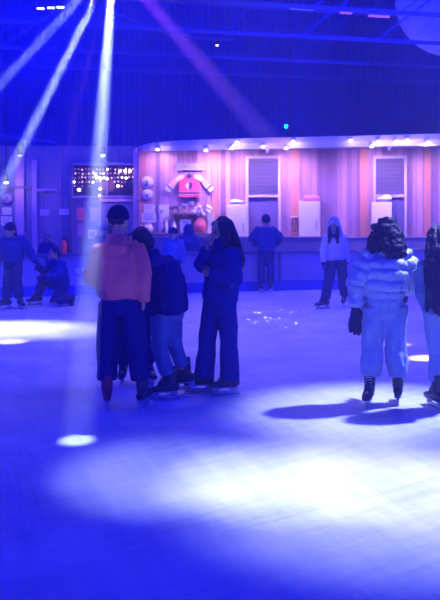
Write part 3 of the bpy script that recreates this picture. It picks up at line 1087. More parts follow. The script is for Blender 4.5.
# pendant sensor in mid air
p = W(217, 45, 17)
o = thing('pendant_lamp', 'tiny white lamp hanging in the dark beside the purple beam', 'lamp', p)
bm = nb(); lathe(bm, [(.02, .09), (.035, .06), (.035, 0)], seg=14); obj('housing', bm, M_dark, o)
bm = nb(); lathe(bm, [(.03, -.001), (.02, -.02)], seg=14); obj('lens', bm, mat('tiny_glow', (1, 1, 1), .4, emit=(.8, .7, 1), es=6), o)
bm = nb(); bar(bm, (0, 0, .08), (0, 0, 8.22 - p.z), .012); obj('cord', bm, M_dark, o, False)
# slack cable bundle under the roof at left of centre
bm = nb(); pts = [W(104, 8, 18), W(128, 18, 18), W(150, 26, 18), W(175, 33, 18), W(200, 38, 18.1), W(232, 40, 18.2)]
loft(bm, [(q_, .04 + .015 * (i % 2)) for i, q_ in enumerate(pts)], seg=8)
bar(bm, pts[0], (pts[0].x, pts[0].y, 8.17), .02); bar(bm, pts[-1], (pts[-1].x, pts[-1].y, 8.17), .02)
o = obj('cable_duct', bm, M_steel); tag(o, 'slack pale cable duct sagging under the roof left of the purple beam', 'cable duct')

# ------------------------------------------------------------------ rink barrier
BY = 17.45
M_rail = mat('barrier_rail', (.10, .10, .30), .45)
M_kick = mat('kick_plate', (.03, .05, .55), .45, var=.1)
M_panel = mat_clear('barrier_panel', (.42, .40, .72), .60, .4)
ba = thing('rink_barrier', 'low blue rink barrier with clear panels along the far ice edge', 'barrier', (0, BY, 0), math.atan(.25))
xs, xe = -7.0, 6.0
sc = math.sqrt(1 + .25 ** 2)
bm = nb(); box(bm, ((xs + xe) / 2 * sc, 0, .10), ((xe - xs) * sc, .10, .20), .01); obj('kick_plate', bm, M_kick, ba, False)
bm = nb(); box(bm, ((xs + xe) / 2 * sc, 0, .82), ((xe - xs) * sc, .12, .06), .012); obj('top_rail', bm, M_rail, ba, False)
npan = 11
for i in range(npan):
    a, b = xs + (xe - xs) * i / npan, xs + (xe - xs) * (i + 1) / npan
    bm = nb(); box(bm, ((a + b) / 2 * sc, 0, .495), ((b - a) * sc - .07, .02, .58)); pn = obj('panel', bm, M_panel, ba, False)
    bm = nb(); box(bm, (b * sc, 0, .5), (.06, .07, .585), .006); obj('post', bm, M_rail, ba, False)
    bm = nb(); box(bm, ((a + b) / 2 * sc, -.012, .235), ((b - a) * sc - .08, .012, .03)); obj('bead', bm, mat('panel_bead', (.40, .38, .70), .4), pn, False)
# white marks printed on the left panels
M_mark = mat('white_print', (.70, .70, .85), .6)
for i, (wd, dz) in enumerate(((.10, 0), (.05, .01), (.09, 0), (.04, 0), (.10, .005), (.06, 0))):
    bm = nb(); box(bm, (-2.86 * sc + .125 * i, -.016, .50 + dz), (wd, .006, .10))
    obj('printed_mark', bm, M_mark, ba, False)

# bench and skating aids behind the barrier
bn = thing('bench', 'long pale bench seen through the barrier in front of the terrace wall', 'bench', (.7, 18.45, 0), 0)
bm = nb(); box(bm, (0, 0, .43), (4.0, .22, .045), .006); obj('seat', bm, mat('pale_bench', (.56, .52, .78), .5), bn, False)
for x in (-1.85, -.6, .6, 1.85):
    bm = nb(); box(bm, (x, 0, .205), (.06, .20, .41), .006); obj('leg', bm, M_rail, bn, False)


def penguin_aid(px, label, m, Y=18.05):
    k = Y / F
    o = thing('skating_aid', label, 'skating aid', ((px - 220) * k, Y, 0), 0, 'arched skating aids behind the barrier')
    bm = nb()
    pts = [(-.11, 0, .04), (.11, 0, .04), (.11, 0, .66)] + [(.11 * math.cos(PI * t / 8), 0, .66 + .10 * math.sin(PI * t / 8)) for t in range(1, 8)] + [(-.11, 0, .66)]
    prism(bm, [V(p_) for p_ in pts], (0, .08, 0)); obj('shell', bm, m, o, False)
    for sx in (-1, 1):
        bm = nb(); box(bm, (sx * .09, .04, .018), (.03, .24, .036), .006); obj('runner', bm, M_rail, o, False)
    bm = nb(); bar(bm, (-.15, -.02, .56), (.15, -.02, .56), .03); obj('handle', bm, M_rail, o, False)


penguin_aid(297, 'dark arched skating aid left of the white hooded skater', mat('aid_dark', (.04, .05, .30), .5))
penguin_aid(285, 'pale skating aid next to the dark arched one', mat('aid_pale', (.55, .50, .80), .5))
penguin_aid(250, 'pale skating aid behind the person leaning on the barrier', mat('aid_pale', (.55, .50, .80), .5))

# ------------------------------------------------------------------ skates (shared meshes)
M_boot = mat('skate_boot', (.03, .035, .14), .45, var=.2, vscale=20)
M_bootr = mat('skate_boot_red', (.30, .04, .14), .5)
M_hold = mat('blade_holder', (.55, .56, .70), .4)


def make_skate_meshes():
    bm = nb()
    loft(bm, [((0, -.015, .30), .058, .066), ((0, -.01, .22), .052, .060), ((0, 0, .155), .050, .060)], side=(1, 0, 0), seg=14, cap=.2)
    loft(bm, [((0, -.075, .115), .036, .036), ((0, -.02, .125), .044, .048), ((0, .06, .115), .046, .040), ((0, .13, .10), .046, .030), ((0, .19, .092), .036, .024)], side=(1, 0, 0), seg=14)
    loft(bm, [((0, .03, .20), .036, .036), ((0, .085, .14), .038, .03)], side=(1, 0, 0), seg=10)
    boot = blend_mesh(bm, .007, 3)
    bm = nb(); box(bm, (0, .06, .071), (.066, .27, .012), .004)
    for y in (-.045, .135):
        prism(bm, [(-.012, y - .04, .066), (-.012, y + .04, .066), (-.012, y + .028, .030), (-.012, y - .028, .030)], (.024, 0, 0))
    box(bm, (0, .045, .032), (.014, .26, .014), .003)
    hold = bpy.data.meshes.new('holder'); bmesh.ops.recalc_face_normals(bm, faces=bm.faces[:]); bm.to_mesh(hold); bm.free()
    bm = nb()
    pts = [(-.0025, -.085, .027), (-.0025, -.105, .010), (-.0025, -.09, .001), (-.0025, .0, 0), (-.0025, .10, 0), (-.0025, .17, .004), (-.0025, .195, .016), (-.0025, .19, .027)]
    prism(bm, pts, (.005, 0, 0))
    blade = bpy.data.meshes.new('blade'); bmesh.ops.recalc_face_normals(bm, faces=bm.faces[:]); bm.to_mesh(blade); bm.free()
    bm = nb()
    for i in range(6):
        z = .275 - .024 * i
        y = .048 + (.0 if i < 3 else (i - 2) * .014)
        loft(bm, [((-.026, y, z), .005), ((.026, y + .004, z - .008), .005)], seg=6)
    lace = bpy.data.meshes.new('lace'); bmesh.ops.recalc_face_normals(bm, faces=bm.faces[:]); bm.to_mesh(lace); bm.free()
    return boot, hold, blade, lace


SK_BOOT, SK_HOLD, SK_BLADE, SK_LACE = make_skate_meshes()
SK_BOOT_RED = SK_BOOT.copy()


def me_obj(name, me, m, parent):
    if not me.materials:
        me.materials.append(m)
        me.polygons.foreach_set('use_smooth', [True] * len(me.polygons))
    o = bpy.data.objects.new(name, me)
    return link(o, parent)


def skate(parent, ankle, toe, red=False, sc=1.0):
    """ankle: joint position (0.155 m above the ice when flat); toe: direction, may point down"""
    b = me_obj('skate_boot', SK_BOOT_RED if red else SK_BOOT, M_bootr if red else M_boot, parent)
    f = V(toe).normalized()
    r = f.cross(V((0, 0, 1))).normalized()
    u = r.cross(f)
    M3 = Matrix((r, f, u)).transposed()
    loc = V(ankle) - M3 @ V((0, 0, .155 * sc))
    M4 = M3.to_4x4() @ Matrix.Scale(sc, 4)
    M4.translation = loc
    b.matrix_local = M4
    me_obj('blade_holder', SK_HOLD, M_hold, b)
    me_obj('blade', SK_BLADE, M_chrome, b)
    me_obj('laces', SK_LACE, M_hold, b)
    return b


# ------------------------------------------------------------------ people
M_skin = mat('skin', (.55, .36, .32), .55, var=.08, vscale=10)
M_eye = mat('eye', (.03, .025, .05), .2)


def hand(bm, wrist, d, palm, side_thumb, s=1.0, curl=.5, fat=1.0):
    """five fingered hand; d: direction of the fingers, palm: where the palm looks, side_thumb: +1/-1 along d x palm"""
    d = V(d).normalized(); n = V(palm); n = (n - d * n.dot(d)).normalized()
    t = d.cross(n) * side_thumb
    w0 = V(wrist)
    loft(bm, [(w0, .024 * s, .019 * s * fat), (w0 + d * .03 * s, .034 * s, .016 * s * fat), (w0 + d * .085 * s, .041 * s, .013 * s * fat)], side=t, seg=10, cap=.5)
    r = .0088 * s * fat
    for i, (off, ln) in enumerate(((.033, .074), (.011, .082), (-.011, .077), (-.033, .060))):
        p = w0 + d * .082 * s + t * off * s
        dd = (d + t * off * 3.2).normalized()
        pts = [(p - dd * .02 * s, r)]
        ang = 0
        seg = ln * s / 3
        q = p
        for j in range(3):
            ang += curl * (.35 if j == 0 else .75)
            v = dd * math.cos(ang) + n * math.sin(ang)
            q = q + v * seg
            pts.append((q, r * (1 - .09 * j)))
        loft(bm, pts, seg=8)
    p = w0 + d * .022 * s + t * .026 * s
    a = (d * .7 + t * .75 + n * .25).normalized()
    b = (d * .95 + t * .3 + n * .4).normalized()
    loft(bm, [(p, .013 * s * fat), (p + a * .038 * s, .0105 * s * fat), (p + a * .038 * s + b * .032 * s, .009 * s * fat)], seg=8)


def hframe(f, tilt=0.0, roll=0.0):
    f = V((f[0], f[1], 0)).normalized()
    r = V((f.y, -f.x, 0))
    u = V((0, 0, 1))
    M3 = Matrix((r, f, u)).transposed()
    return M3 @ Matrix.Rotation(roll, 3, 'Y') @ Matrix.Rotation(tilt, 3, 'X')


def person(label, X, Y, P):
    o = thing('person', label, 'person', (X, Y, 0))
    vox = P.get('vox', .008)
    g = lambda k_: V(P[k_])
    fw = V((P['fwd'][0], P['fwd'][1], 0)).normalized()
    side = V((fw.y, -fw.x, 0))
    hs = P.get('hs', 1.0)
    HM = hframe(P.get('hfwd', P['fwd']), P.get('tilt', 0), P.get('roll', 0))
    hc = g('head')

    def H(x, y, z): return hc + HM @ (V((x, y, z)) * hs)
    hv = lambda *r_: tuple(a * hs for a in r_)
    # ---- body, one continuous surface
    bm = nb()
    pel, che, nck = g('pelvis'), g('chest'), g('neck')
    up = (che - pel).normalized()
    bs = P.get('bs', 1.0)
    loft(bm, [(pel - up * .05 * bs, .11 * bs, .075 * bs), (pel, .140 * bs, .095 * bs), (pel.lerp(che, .5), .130 * bs, .092 * bs), (che, .155 * bs, .108 * bs), (che.lerp(nck, .6), .13 * bs, .075 * bs), (nck, .058 * bs, .055 * bs)], side=side, seg=18)
    loft(bm, [(nck - V((0, 0, .03)), .056 * bs, .056 * bs), (H(0, -.012, -.06), .050 * hs, .052 * hs)], side=side, seg=12)
    ell(bm, H(0, -.012, .030), hv(.076, .094, .098), HM)
    ell(bm, H(0, .022, -.045), hv(.060, .070, .082), HM)
    ell(bm, H(0, .062, -.105), hv(.028, .028, .022), HM)
    ell(bm, H(0, .074, .024), hv(.052, .020, .013), HM)
    loft(bm, [(H(0, .088, .012), .008 * hs), (H(0, .108, -.026), .0125 * hs), (H(0, .096, -.034), .017 * hs, .010 * hs)], side=HM @ V((1, 0, 0)), seg=8)
    for sx in (-1, 1):
        ell(bm, H(sx * .036, .066, -.035), hv(.022, .020, .022), HM)
        ell(bm, H(sx * .078, -.012, -.012), hv(.011, .024, .034), HM)
    ell(bm, H(0, .085, -.066), hv(.023, .011, .0065), HM); ell(bm, H(0, .084, -.079), hv(.020, .011, .007), HM)
    for S in 'LR':
        sh_, el_, wr_ = g('sh' + S), g('el' + S), g('wr' + S)
        loft(bm, [(che.lerp(sh_, .5) + V((0, 0, .02)), .055 * bs), (sh_, .054 * bs), (sh_.lerp(el_, .55), .042 * bs), (el_, .036 * bs)], seg=12)
        loft(bm, [(el_, .037 * bs), (el_.lerp(wr_, .35), .036 * bs), (wr_, .023 * bs)], seg=12)
        hd_ = P.get('hand' + S)
        dflt = (wr_ - el_).normalized()
        d_ = V(hd_[0]) if hd_ else dflt
        pl_ = V(hd_[1]) if hd_ else (-side if S == 'R' else side)
        cu_ = hd_[2] if hd_ and len(hd_) > 2 else .5
        t0_ = d_.normalized().cross((pl_ - d_.normalized() * pl_.dot(d_.normalized())).normalized())
        want = V(hd_[3]) if hd_ and len(hd_) > 3 else (fw + V((0, 0, .3)))
        sg_ = 1 if t0_.dot(want) >= 0 else -1
        hand(bm, wr_, d_, pl_, sg_, P.get('handscale', 1.0) * bs * (.55 * P['gloves'].get('s', 1.15) if P.get('gloves') else 1.0), cu_)
        hp, kn, an = g('hip' + S), g('kn' + S), g('an' + S)
        loft(bm, [(hp + V((0, 0, .03)), .080 * bs), (hp.lerp(kn, .5), .070 * bs), (kn, .054 * bs)], seg=14)
        calf = kn.lerp(an, .32) - fw * .012
        loft(bm, [(kn, .054 * bs), (calf, .054 * bs), (an.lerp(kn, .12), .034 * bs), (an - V((0, 0, .02)), .033 * bs)], seg=12)
        toe = V(P['toe' + S]).normalized()
        loft(bm, [(an + V((0, 0, -.02)) - toe * .02, .03 * bs), (an + V((0, 0, -.035)) + toe * .08, .03 * bs), (an + V((0, 0, -.05)) + toe * .14, .025 * bs)], seg=10)
    obj('body', blend_mesh(bm, P.get('bvox', .007), 2), P.get('skin', M_skin), o)
    for sx in (-1, 1):
        bm = nb(); ell(bm, H(sx * .031, .0785, -.002), hv(.013, .010, .008), HM, 10); obj('eye', bm, M_eye, o)
    # ---- trousers
    T = P['trousers']
    bm = nb()
    wr_hip = T.get('hip', (.175, .13))
    loft(bm, [(pel - up * .11 * bs, wr_hip[0] * .78, wr_hip[1] * .85), (pel, wr_hip[0], wr_hip[1]), (pel + up * .10 * bs, wr_hip[0] * .90, wr_hip[1] * .92), (pel + up * .20 * bs, wr_hip[0] * .84, wr_hip[1] * .86)], side=side, seg=18, cap=.4)
    for S in 'LR':
        hp, kn, an = g('hip' + S), g('kn' + S), g('an' + S)
        r1, r2, r3 = T['r']
        hz = T.get('hem', .12)
        end = an + (kn - an).normalized() * hz
        nodes = [(hp + V((0, 0, .02)), r1, r1 * 1.02), (hp.lerp(kn, .5), (r1 + r2) / 2, (r1 + r2) / 2), (kn, r2, r2), (kn.lerp(end, .5), (r2 + r3) / 2 + T.get('bag', 0), (r2 + r3) / 2 + T.get('bag', 0)), (end.lerp(kn, .06), r3 + T.get('bag', 0) * .7, r3 + T.get('bag', 0) * .7), (end, r3 * T.get('cuff', 1.0), r3 * T.get('cuff', 1.0))]
        loft(bm, nodes, side=side, seg=16, cap=.12)
    obj('trousers', blend_mesh(bm, vox, 3, wrinkle(T.get('wr', .012), T.get('ws', 7), X * 3, (1, 1, .55))), T['mat'], o)
    # ---- jacket
    J_ = P['top']
    bm = nb()
    tn = []
    for (t, a, b) in J_['torso']:     # t runs from pelvis (0) to chest (1) to neck (2), negative below the pelvis
        p = pel.lerp(che, t) if t <= 1 else che.lerp(nck, t - 1)
        if J_.get('back'):
            p = p - fw * J_['back'] * math.sin(max(0, min(1, t / 1.6)) * PI)
        tn.append((p, a, b))
    loft(bm, tn, side=side, seg=20, cap=.25)
    ra, rb_, rc = J_['sleeve']
    for S in 'LR':
        sh_, el_, wr_ = g('sh' + S), g('el' + S), g('wr' + S)
        cuffp = el_.lerp(wr_, J_.get('cuffat', .95))
        loft(bm, [(che.lerp(nck, .45).lerp(sh_, .5), ra * .95), (sh_, ra), (sh_.lerp(el_, .5), (ra + rb_) / 2 + J_.get('puff', 0)), (el_, rb_ + J_.get('puff', 0) * .6)], seg=14)
        loft(bm, [(el_, rb_ + J_.get('puff', 0) * .6), (el_.lerp(cuffp, .5), (rb_ + rc) / 2 + J_.get('puff', 0)), (cuffp.lerp(el_, .1), rc + J_.get('puff', 0) * .5), (cuffp, rc)], seg=14, cap=.3)
    if J_.get('hood') == 'down':
        for a in range(-3, 4):
            an_ = a / 3 * 2.2
            ell(bm, nck + V((0, 0, -.022)) - fw * (.066 * math.cos(an_) + .005) + side * .074 * math.sin(an_) + V((0, 0, .015 * math.cos(an_))), (.046, .046, .034), seg=10)
        loft(bm, [(nck - fw * .085 + V((0, 0, -.03)), .085, .045), (nck - fw * .120 - V((0, 0, .08)), .105, .045), (nck - fw * .115 - V((0, 0, .15)), .070, .03)], side=side, seg=14)
    elif J_.get('hood') == 'up':
        ell(bm, H(0, -.030, .030), hv(.105, .105, .125), HM)
        loft(bm, [(H(0, -.02, -.05), .10 * hs, .095 * hs), (nck + V((0, 0, -.02)), .12 * bs, .10 * bs)], side=side, seg=14)
        pts = []
        for i in range(15):
            a = PI * (1.28 - 1.56 * i / 14)
            pts.append((H(.092 * math.cos(a), .058, .030 + .112 * math.sin(a)), .020 * hs))
        loft(bm, pts, seg=8)
        for sx in (-1, 1):
            loft(bm, [(H(sx * .092, .030, -.01), .030 * hs), (H(sx * .108, .02, -.12), .036 * hs), (nck + side * sx * .11 * bs + V((0, 0, -.03)), .05 * bs)], seg=10)
    elif J_.get('collar'):
        c_ = J_['collar']
        for a in range(12):
            an_ = 2 * PI * a / 12
            ell(bm, nck + V((0, 0, c_[1])) + fw * c_[0] * math.cos(an_) + side * c_[0] * math.sin(an_), (.032, .032, c_[2]), seg=8)
    base = wrinkle(J_.get('wr', .012), J_.get('ws', 8), X * 2 + 5, (1, 1, .7))
    if J_.get('quilt'):
        qh = J_['quilt']
        segs = [(pel, nck, 0.0)]
        for S in 'LR':
            segs += [(g('sh' + S), g('el' + S), .13), (g('el' + S), g('wr' + S), .13)]

        def qd(co, no):
            best = np.full(len(co), 1e9); val = np.zeros(len(co))
            for a_, b_, lim in segs:
                a3, b3 = np.array(a_), np.array(b_)
                ab = b3 - a3; L2 = ab @ ab
                t = np.clip((co - a3) @ ab / L2, -.3, 1.2)
                dist = np.linalg.norm(co - (a3 + t[:, None] * ab), axis=1)
                if lim == 0: dist = dist * .62
                s_ = t * math.sqrt(L2)
                q_ = np.abs(np.sin(PI * s_ / qh)) ** .6
                m_ = dist < best
                best[m_] = dist[m_]; val[m_] = q_[m_]
            return .036 * (val - .55) + base(co, no)
        disp = qd
    else:
        disp = base
    obj(J_.get('name', 'jacket'), blend_mesh(bm, vox, J_.get('sm', 3), disp), J_['mat'], o)
    if J_.get('band'):
        t, a, b, hgt = J_['band']
        p = pel.lerp(che, t)
        bm = nb(); loft(bm, [(p - up * hgt / 2, a, b), (p + up * hgt / 2, a, b)], side=side, seg=24, cap=.15)
        obj('waistband', blend_mesh(bm, vox, 1, wrinkle(.003, 30)), J_.get('bandmat', J_['mat']), o)
    # ---- gloves
    if P.get('gloves'):
        for S in P.get('gloved', 'LR'):
            bm = nb()
            wr_, el_ = g('wr' + S), g('el' + S)
            hd_ = P.get('hand' + S)
            d_ = V(hd_[0]) if hd_ else (wr_ - el_).normalized()
            pl_ = V(hd_[1]) if hd_ else (-side if S == 'R' else side)
            cu_ = hd_[2] if hd_ and len(hd_) > 2 else .5
            dn = d_.normalized()
            t0_ = dn.cross((pl_ - dn * pl_.dot(dn)).normalized())
            want = V(hd_[3]) if hd_ and len(hd_) > 3 else (fw + V((0, 0, .3)))
            gs = P['gloves'].get('s', 1.15)
            hand(bm, wr_, d_, pl_, 1 if t0_.dot(want) >= 0 else -1, gs * bs * P.get('handscale', 1.0), cu_, 1.45)
            loft(bm, [(wr_ - dn * .05, .048 * bs), (wr_ + dn * .02, .040 * bs)], seg=12)
            obj('glove', blend_mesh(bm, .006, 1), P['gloves']['mat'], o)
    # ---- hair
    hr = P.get('hair')
    if hr:
        bm = nb()
        ell(bm, H(0, -.030, .045), hv(.089, .093, .098), HM)
        if hr.get('strands'):
            for st in hr['strands']:
                loft(bm, [(H(*q_[0]), q_[1] * hs, q_[2] * hs) for q_ in st], side=HM @ V((1, 0, 0)), seg=14)
        if hr.get('curls'):
            rr = random.Random(3)
            for i in range(hr['curls']):
                a = rr.uniform(-2.3, 2.3); z = rr.uniform(hr['zmin'], .11)
                rad = .10 + .055 * max(0, min(1, (.06 - z) / .2))
                if z > .05: rad *= .62
                ell(bm, H(rad * math.sin(a), -.03 - rad * .85 * math.cos(a), z), hv(.034, .034, .042), HM, 8)
        obj('hair', blend_mesh(bm, min(vox, .007), hr.get('sm', 1), wrinkle(hr.get('wr', .007), hr.get('ws', 26), 1.7, hr.get('st', (1.3, 1.3, .22)))), hr['mat'], o)
    ht = P.get('hat')
    if ht:
        bm = nb()
        ell(bm, H(0, -.016, .056), hv(.094, .110, .094), HM, 18)
        loft(bm, [(H(0, -.016, .022), .099 * hs, .114 * hs), (H(0, -.016, .058), .098 * hs, .113 * hs)], side=HM @ V((1, 0, 0)), seg=20, cap=.1)
        if ht.get('brim'):
            loft(bm, [(H(0, .07, .035), .07 * hs, .012 * hs), (H(0, .15, .028), .055 * hs, .010 * hs)], side=HM @ V((1, 0, 0)), seg=12)
        if ht.get('pom'):
            ell(bm, H(0, -.02, .165), hv(.035, .035, .035), HM)
        obj('hat', blend_mesh(bm, min(vox, .007), 2), ht['mat'], o)
    # ---- skates
    if P.get('skates', True):
        for S in 'LR':
            skate(o, P['an' + S], P['toe' + S], P.get('red') == S, P.get('sksc', 1.0))
    return o


def stand(h=1.68, fwd=(0, 1), cx=0.0, lift=.08, arms=.27, spread=.11, bs=None, armfwd=.03):
    """upright default pose of height h over the ice at the origin"""
    b = h - lift
    f = V((fwd[0], fwd[1], 0)).normalized(); r = V((f.y, -f.x, 0))
    k_ = b / 1.62
    C = lambda s_, y_, z_: tuple(V((cx, 0, 0)) + r * s_ * k_ + f * y_ * k_ + V((0, 0, lift + z_ * b)))
    P = dict(fwd=fwd, head=C(0, .02, .925), neck=C(0, -.01, .835), chest=C(0, 0, .735), pelvis=C(0, 0, .545))
    for S, q_ in (('L', -1), ('R', 1)):
        P['sh' + S] = C(q_ * .175, -.01, .805)
        P['el' + S] = C(q_ * (.175 + .08), -.03, .62)
        P['wr' + S] = C(q_ * arms, armfwd + .05, .475)
        P['hip' + S] = C(q_ * .088, 0, .515)
        P['kn' + S] = C(q_ * spread, .02, .285)
        P['an' + S] = C(q_ * spread, -.01, .047)
        a = P['an' + S]
        P['an' + S] = (a[0], a[1], .155 * (bs or 1) if lift else a[2])
        P['toe' + S] = tuple(f + r * q_ * .2)
    return P

# clothing materials
def cloth(name, c, **k):
    d = dict(rough=.85, spec=.2, var=.15, vscale=5, bump=.35, bscale=35)
    d.update(k)
    return mat(name, c, **d)


C_orange = cloth('orange_fleece', (.74, .20, .26))
C_black = cloth('hazed_black_cloth', (.005, .006, .24))  # blue base of the dark cloths stands in for haze lift
C_navy = cloth('navy_cloth', (.006, .008, .21))
C_denim = cloth('pale_denim', (.10, .16, .48))
C_denimd = cloth('dark_denim', (.015, .022, .22))
C_coat = cloth('dark_coat', (.005, .006, .30))
C_puff = cloth('silver_nylon', (.44, .52, .76), rough=.42, spec=.5, bump=.25, bscale=18)
C_pale = cloth('pale_blue_trousers', (.30, .40, .72))
C_white = cloth('white_fleece', (.60, .58, .74))
C_hair = mat('dark_hair', (.010, .009, .12), .5, var=.3, vscale=30, stretch=(3, 3, .3), bump=.5, bscale=60)
C_glove = cloth('dark_glove', (.010, .012, .16))
C_beanie = cloth('dark_beanie', (.008, .008, .13))
C_bluej = cloth('blue_jacket', (.016, .035, .28))
C_lite = cloth('pale_blue_jacket', (.16, .24, .55))
C_cap = cloth('blue_cap', (.03, .09, .40))

# 1. man in the orange hoodie, seen from behind
X0, Y0 = (121 - 220) / F * 7.43, 7.43
person('man in an orange hoodie, dark beanie and wide dark trousers, seen from behind', X0, Y0, dict(
    fwd=(.08, 1), hfwd=(.35, 1), head=(-.025, .05, 1.665), neck=(-.02, .0, 1.53), chest=(-.02, .0, 1.33), pelvis=(-.01, 0, .97), tilt=-.06,
    shL=(-.190, -.01, 1.405), elL=(-.275, .02, 1.17), wrL=(-.18, .20, 1.05), shR=(.150, -.01, 1.405), elR=(.215, -.05, 1.185), wrR=(.205, -.02, .965),
    handR=((-.1, .25, -1), (-1, .2, 0), .5), handL=((.7, .7, -.1), (0, -1, 0), .4),
    hipL=(-.10, 0, .92), knL=(-.125, .03, .54), anL=(-.125, 0, .155), hipR=(.09, 0, .92), knR=(.135, .03, .54), anR=(.19, 0, .155), toeL=(-.15, 1, 0), toeR=(.25, 1, 0), red='L',
    trousers=dict(mat=C_navy, r=(.105, .098, .088), hem=.10, hip=(.175, .14), wr=.012, ws=6),
    top=dict(name='hoodie', mat=C_orange, torso=[(.02, .178, .14), (.10, .198, .155), (.35, .205, .165), (.7, .203, .162), (1.0, .198, .155), (1.3, .178, .130), (1.6, .125, .10), (1.9, .075, .075)], sleeve=(.084, .080, .058), cuffat=1.0, hood='down', wr=.016, ws=7),
    hair=dict(mat=C_hair, strands=[]), hat=dict(mat=C_beanie), vox=.009))

# 2. bending companion in a black jacket
Y0 = 7.85; X0 = (165 - 220) / F * Y0
person('person in a black jacket and pale jeans bending toward the orange hoodie', X0, Y0, dict(
    fwd=(-.85, .55), hfwd=(-.7, .75), tilt=-.55, head=(-.235, .12, 1.455), neck=(-.14, .07, 1.345), chest=(-.06, .03, 1.17), pelvis=(.035, -.02, .84),
    shL=(-.19, -.06, 1.25), elL=(-.26, .0, 1.02), wrL=(-.40, .14, 1.08), shR=(.0, .17, 1.26), elR=(-.12, .30, 1.03), wrR=(-.33, .32, 1.05),
    hipL=(-.02, -.08, .80), knL=(-.045, -.10, .49), anL=(.045, -.08, .155), hipR=(.06, .06, .80), knR=(.08, .05, .50), anR=(.185, .12, .20), toeL=(-.9, -.25, 0), toeR=(-.75, .45, -.2),
    trousers=dict(mat=C_denim, r=(.10, .082, .074), hem=.09, hip=(.165, .14)),
    top=dict(mat=C_black, torso=[(-.10, .19, .185), (.1, .20, .19), (.45, .205, .185), (.8, .21, .185), (1.15, .205, .165), (1.5, .15, .115), (1.85, .08, .08)], sleeve=(.09, .078, .06), back=.05, collar=(.06, .01, .04), wr=.018),
    hair=dict(mat=C_hair, strands=[[((0, -.05, .05), .085, .07), ((0, -.09, -.05), .075, .05), ((0, -.09, -.10), .05, .035)]]), vox=.009))

# 3. companion hidden behind the man
Y0 = 8.5; X0 = (133 - 220) / F * Y0
P = stand(1.50, (.2, -1)); P['anL'] = (.16, -.02, .155); P['anR'] = (-.10, 0, .155); P['knL'] = (.10, -.03, .45); P['knR'] = (-.10, -.03, .45)
P['wrL'] = (.12, -.16, .93); P['wrR'] = (-.1, -.18, .93); P['elL'] = (.22, .02, .95); P['elR'] = (-.22, .02, .95)
P.update(trousers=dict(mat=C_navy, r=(.10, .09, .085), hem=.05), vox=.011, bvox=.008,
         top=dict(mat=C_black, torso=[(-.15, .17, .14), (.3, .175, .14), (.8, .185, .14), (1.2, .18, .13), (1.6, .12, .1), (1.9, .075, .07)], sleeve=(.078, .07, .05)),
         hair=dict(mat=C_hair, strands=[[((0, -.06, .03), .08, .06), ((0, -.08, -.14), .08, .04)]]))
person('skater almost hidden in front of the orange hoodie man, dark legs showing between his', X0, Y0, P)

# 4. long haired woman in a dark coat, hand at her mouth
Y0 = 8.02; X0 = (213 - 220) / F * Y0
person('long haired woman in a dark coat and wide trousers holding a hand to her mouth', X0, Y0, dict(
    fwd=(-.78, -.55), hfwd=(-.93, -.50), head=(.075, .0, 1.56), neck=(.10, .0, 1.435), chest=(.095, .02, 1.22), pelvis=(.065, .02, .90), tilt=-.12,
    shL=(.185, -.14, 1.345), elL=(.195, -.22, 1.09), wrL=(-.02, -.16, 1.165), shR=(.01, .15, 1.35), elR=(-.115, .03, 1.225), wrR=(-.055, -.075, 1.40),
    handR=((.12, .05, 1), (.8, .5, 0), .7), handL=((-.35, .9, .05), (-1, 0, 0), .4),
    hipL=(.13, -.05, .86), knL=(.155, -.04, .51), anL=(.16, -.06, .155), hipR=(.0, .06, .86), knR=(-.055, .05, .51), anR=(-.085, .05, .155), toeL=(-.95, -.2, 0), toeR=(-.95, -.12, 0),
    trousers=dict(mat=C_coat, r=(.098, .090, .100), hem=-.02, hip=(.175, .14), wr=.012),
    top=dict(name='coat', mat=C_coat, torso=[(-.02, .195, .165), (.2, .19, .16), (.55, .185, .15), (.9, .20, .15), (1.25, .20, .14), (1.6, .13, .11), (1.9, .085, .085)], sleeve=(.085, .082, .062), collar=(.07, .02, .05), wr=.016),
    hair=dict(mat=C_hair, strands=[[((0, -.06, .06), .088, .07), ((.0, -.10, -.06), .115, .06), ((.0, -.13, -.20), .13, .06), ((.0, -.16, -.31), .11, .045), ((.0, -.17, -.38), .06, .025)],
                                   [((-.07, .0, .08), .03, .06), ((-.092, .005, -.05), .028, .05), ((-.10, -.01, -.2), .03, .045), ((-.10, -.03, -.30), .02, .03)],
                                   [((.07, .0, .08), .03, .06), ((.092, -.01, -.05), .028, .05), ((.10, -.03, -.2), .03, .045)]]), vox=.009))

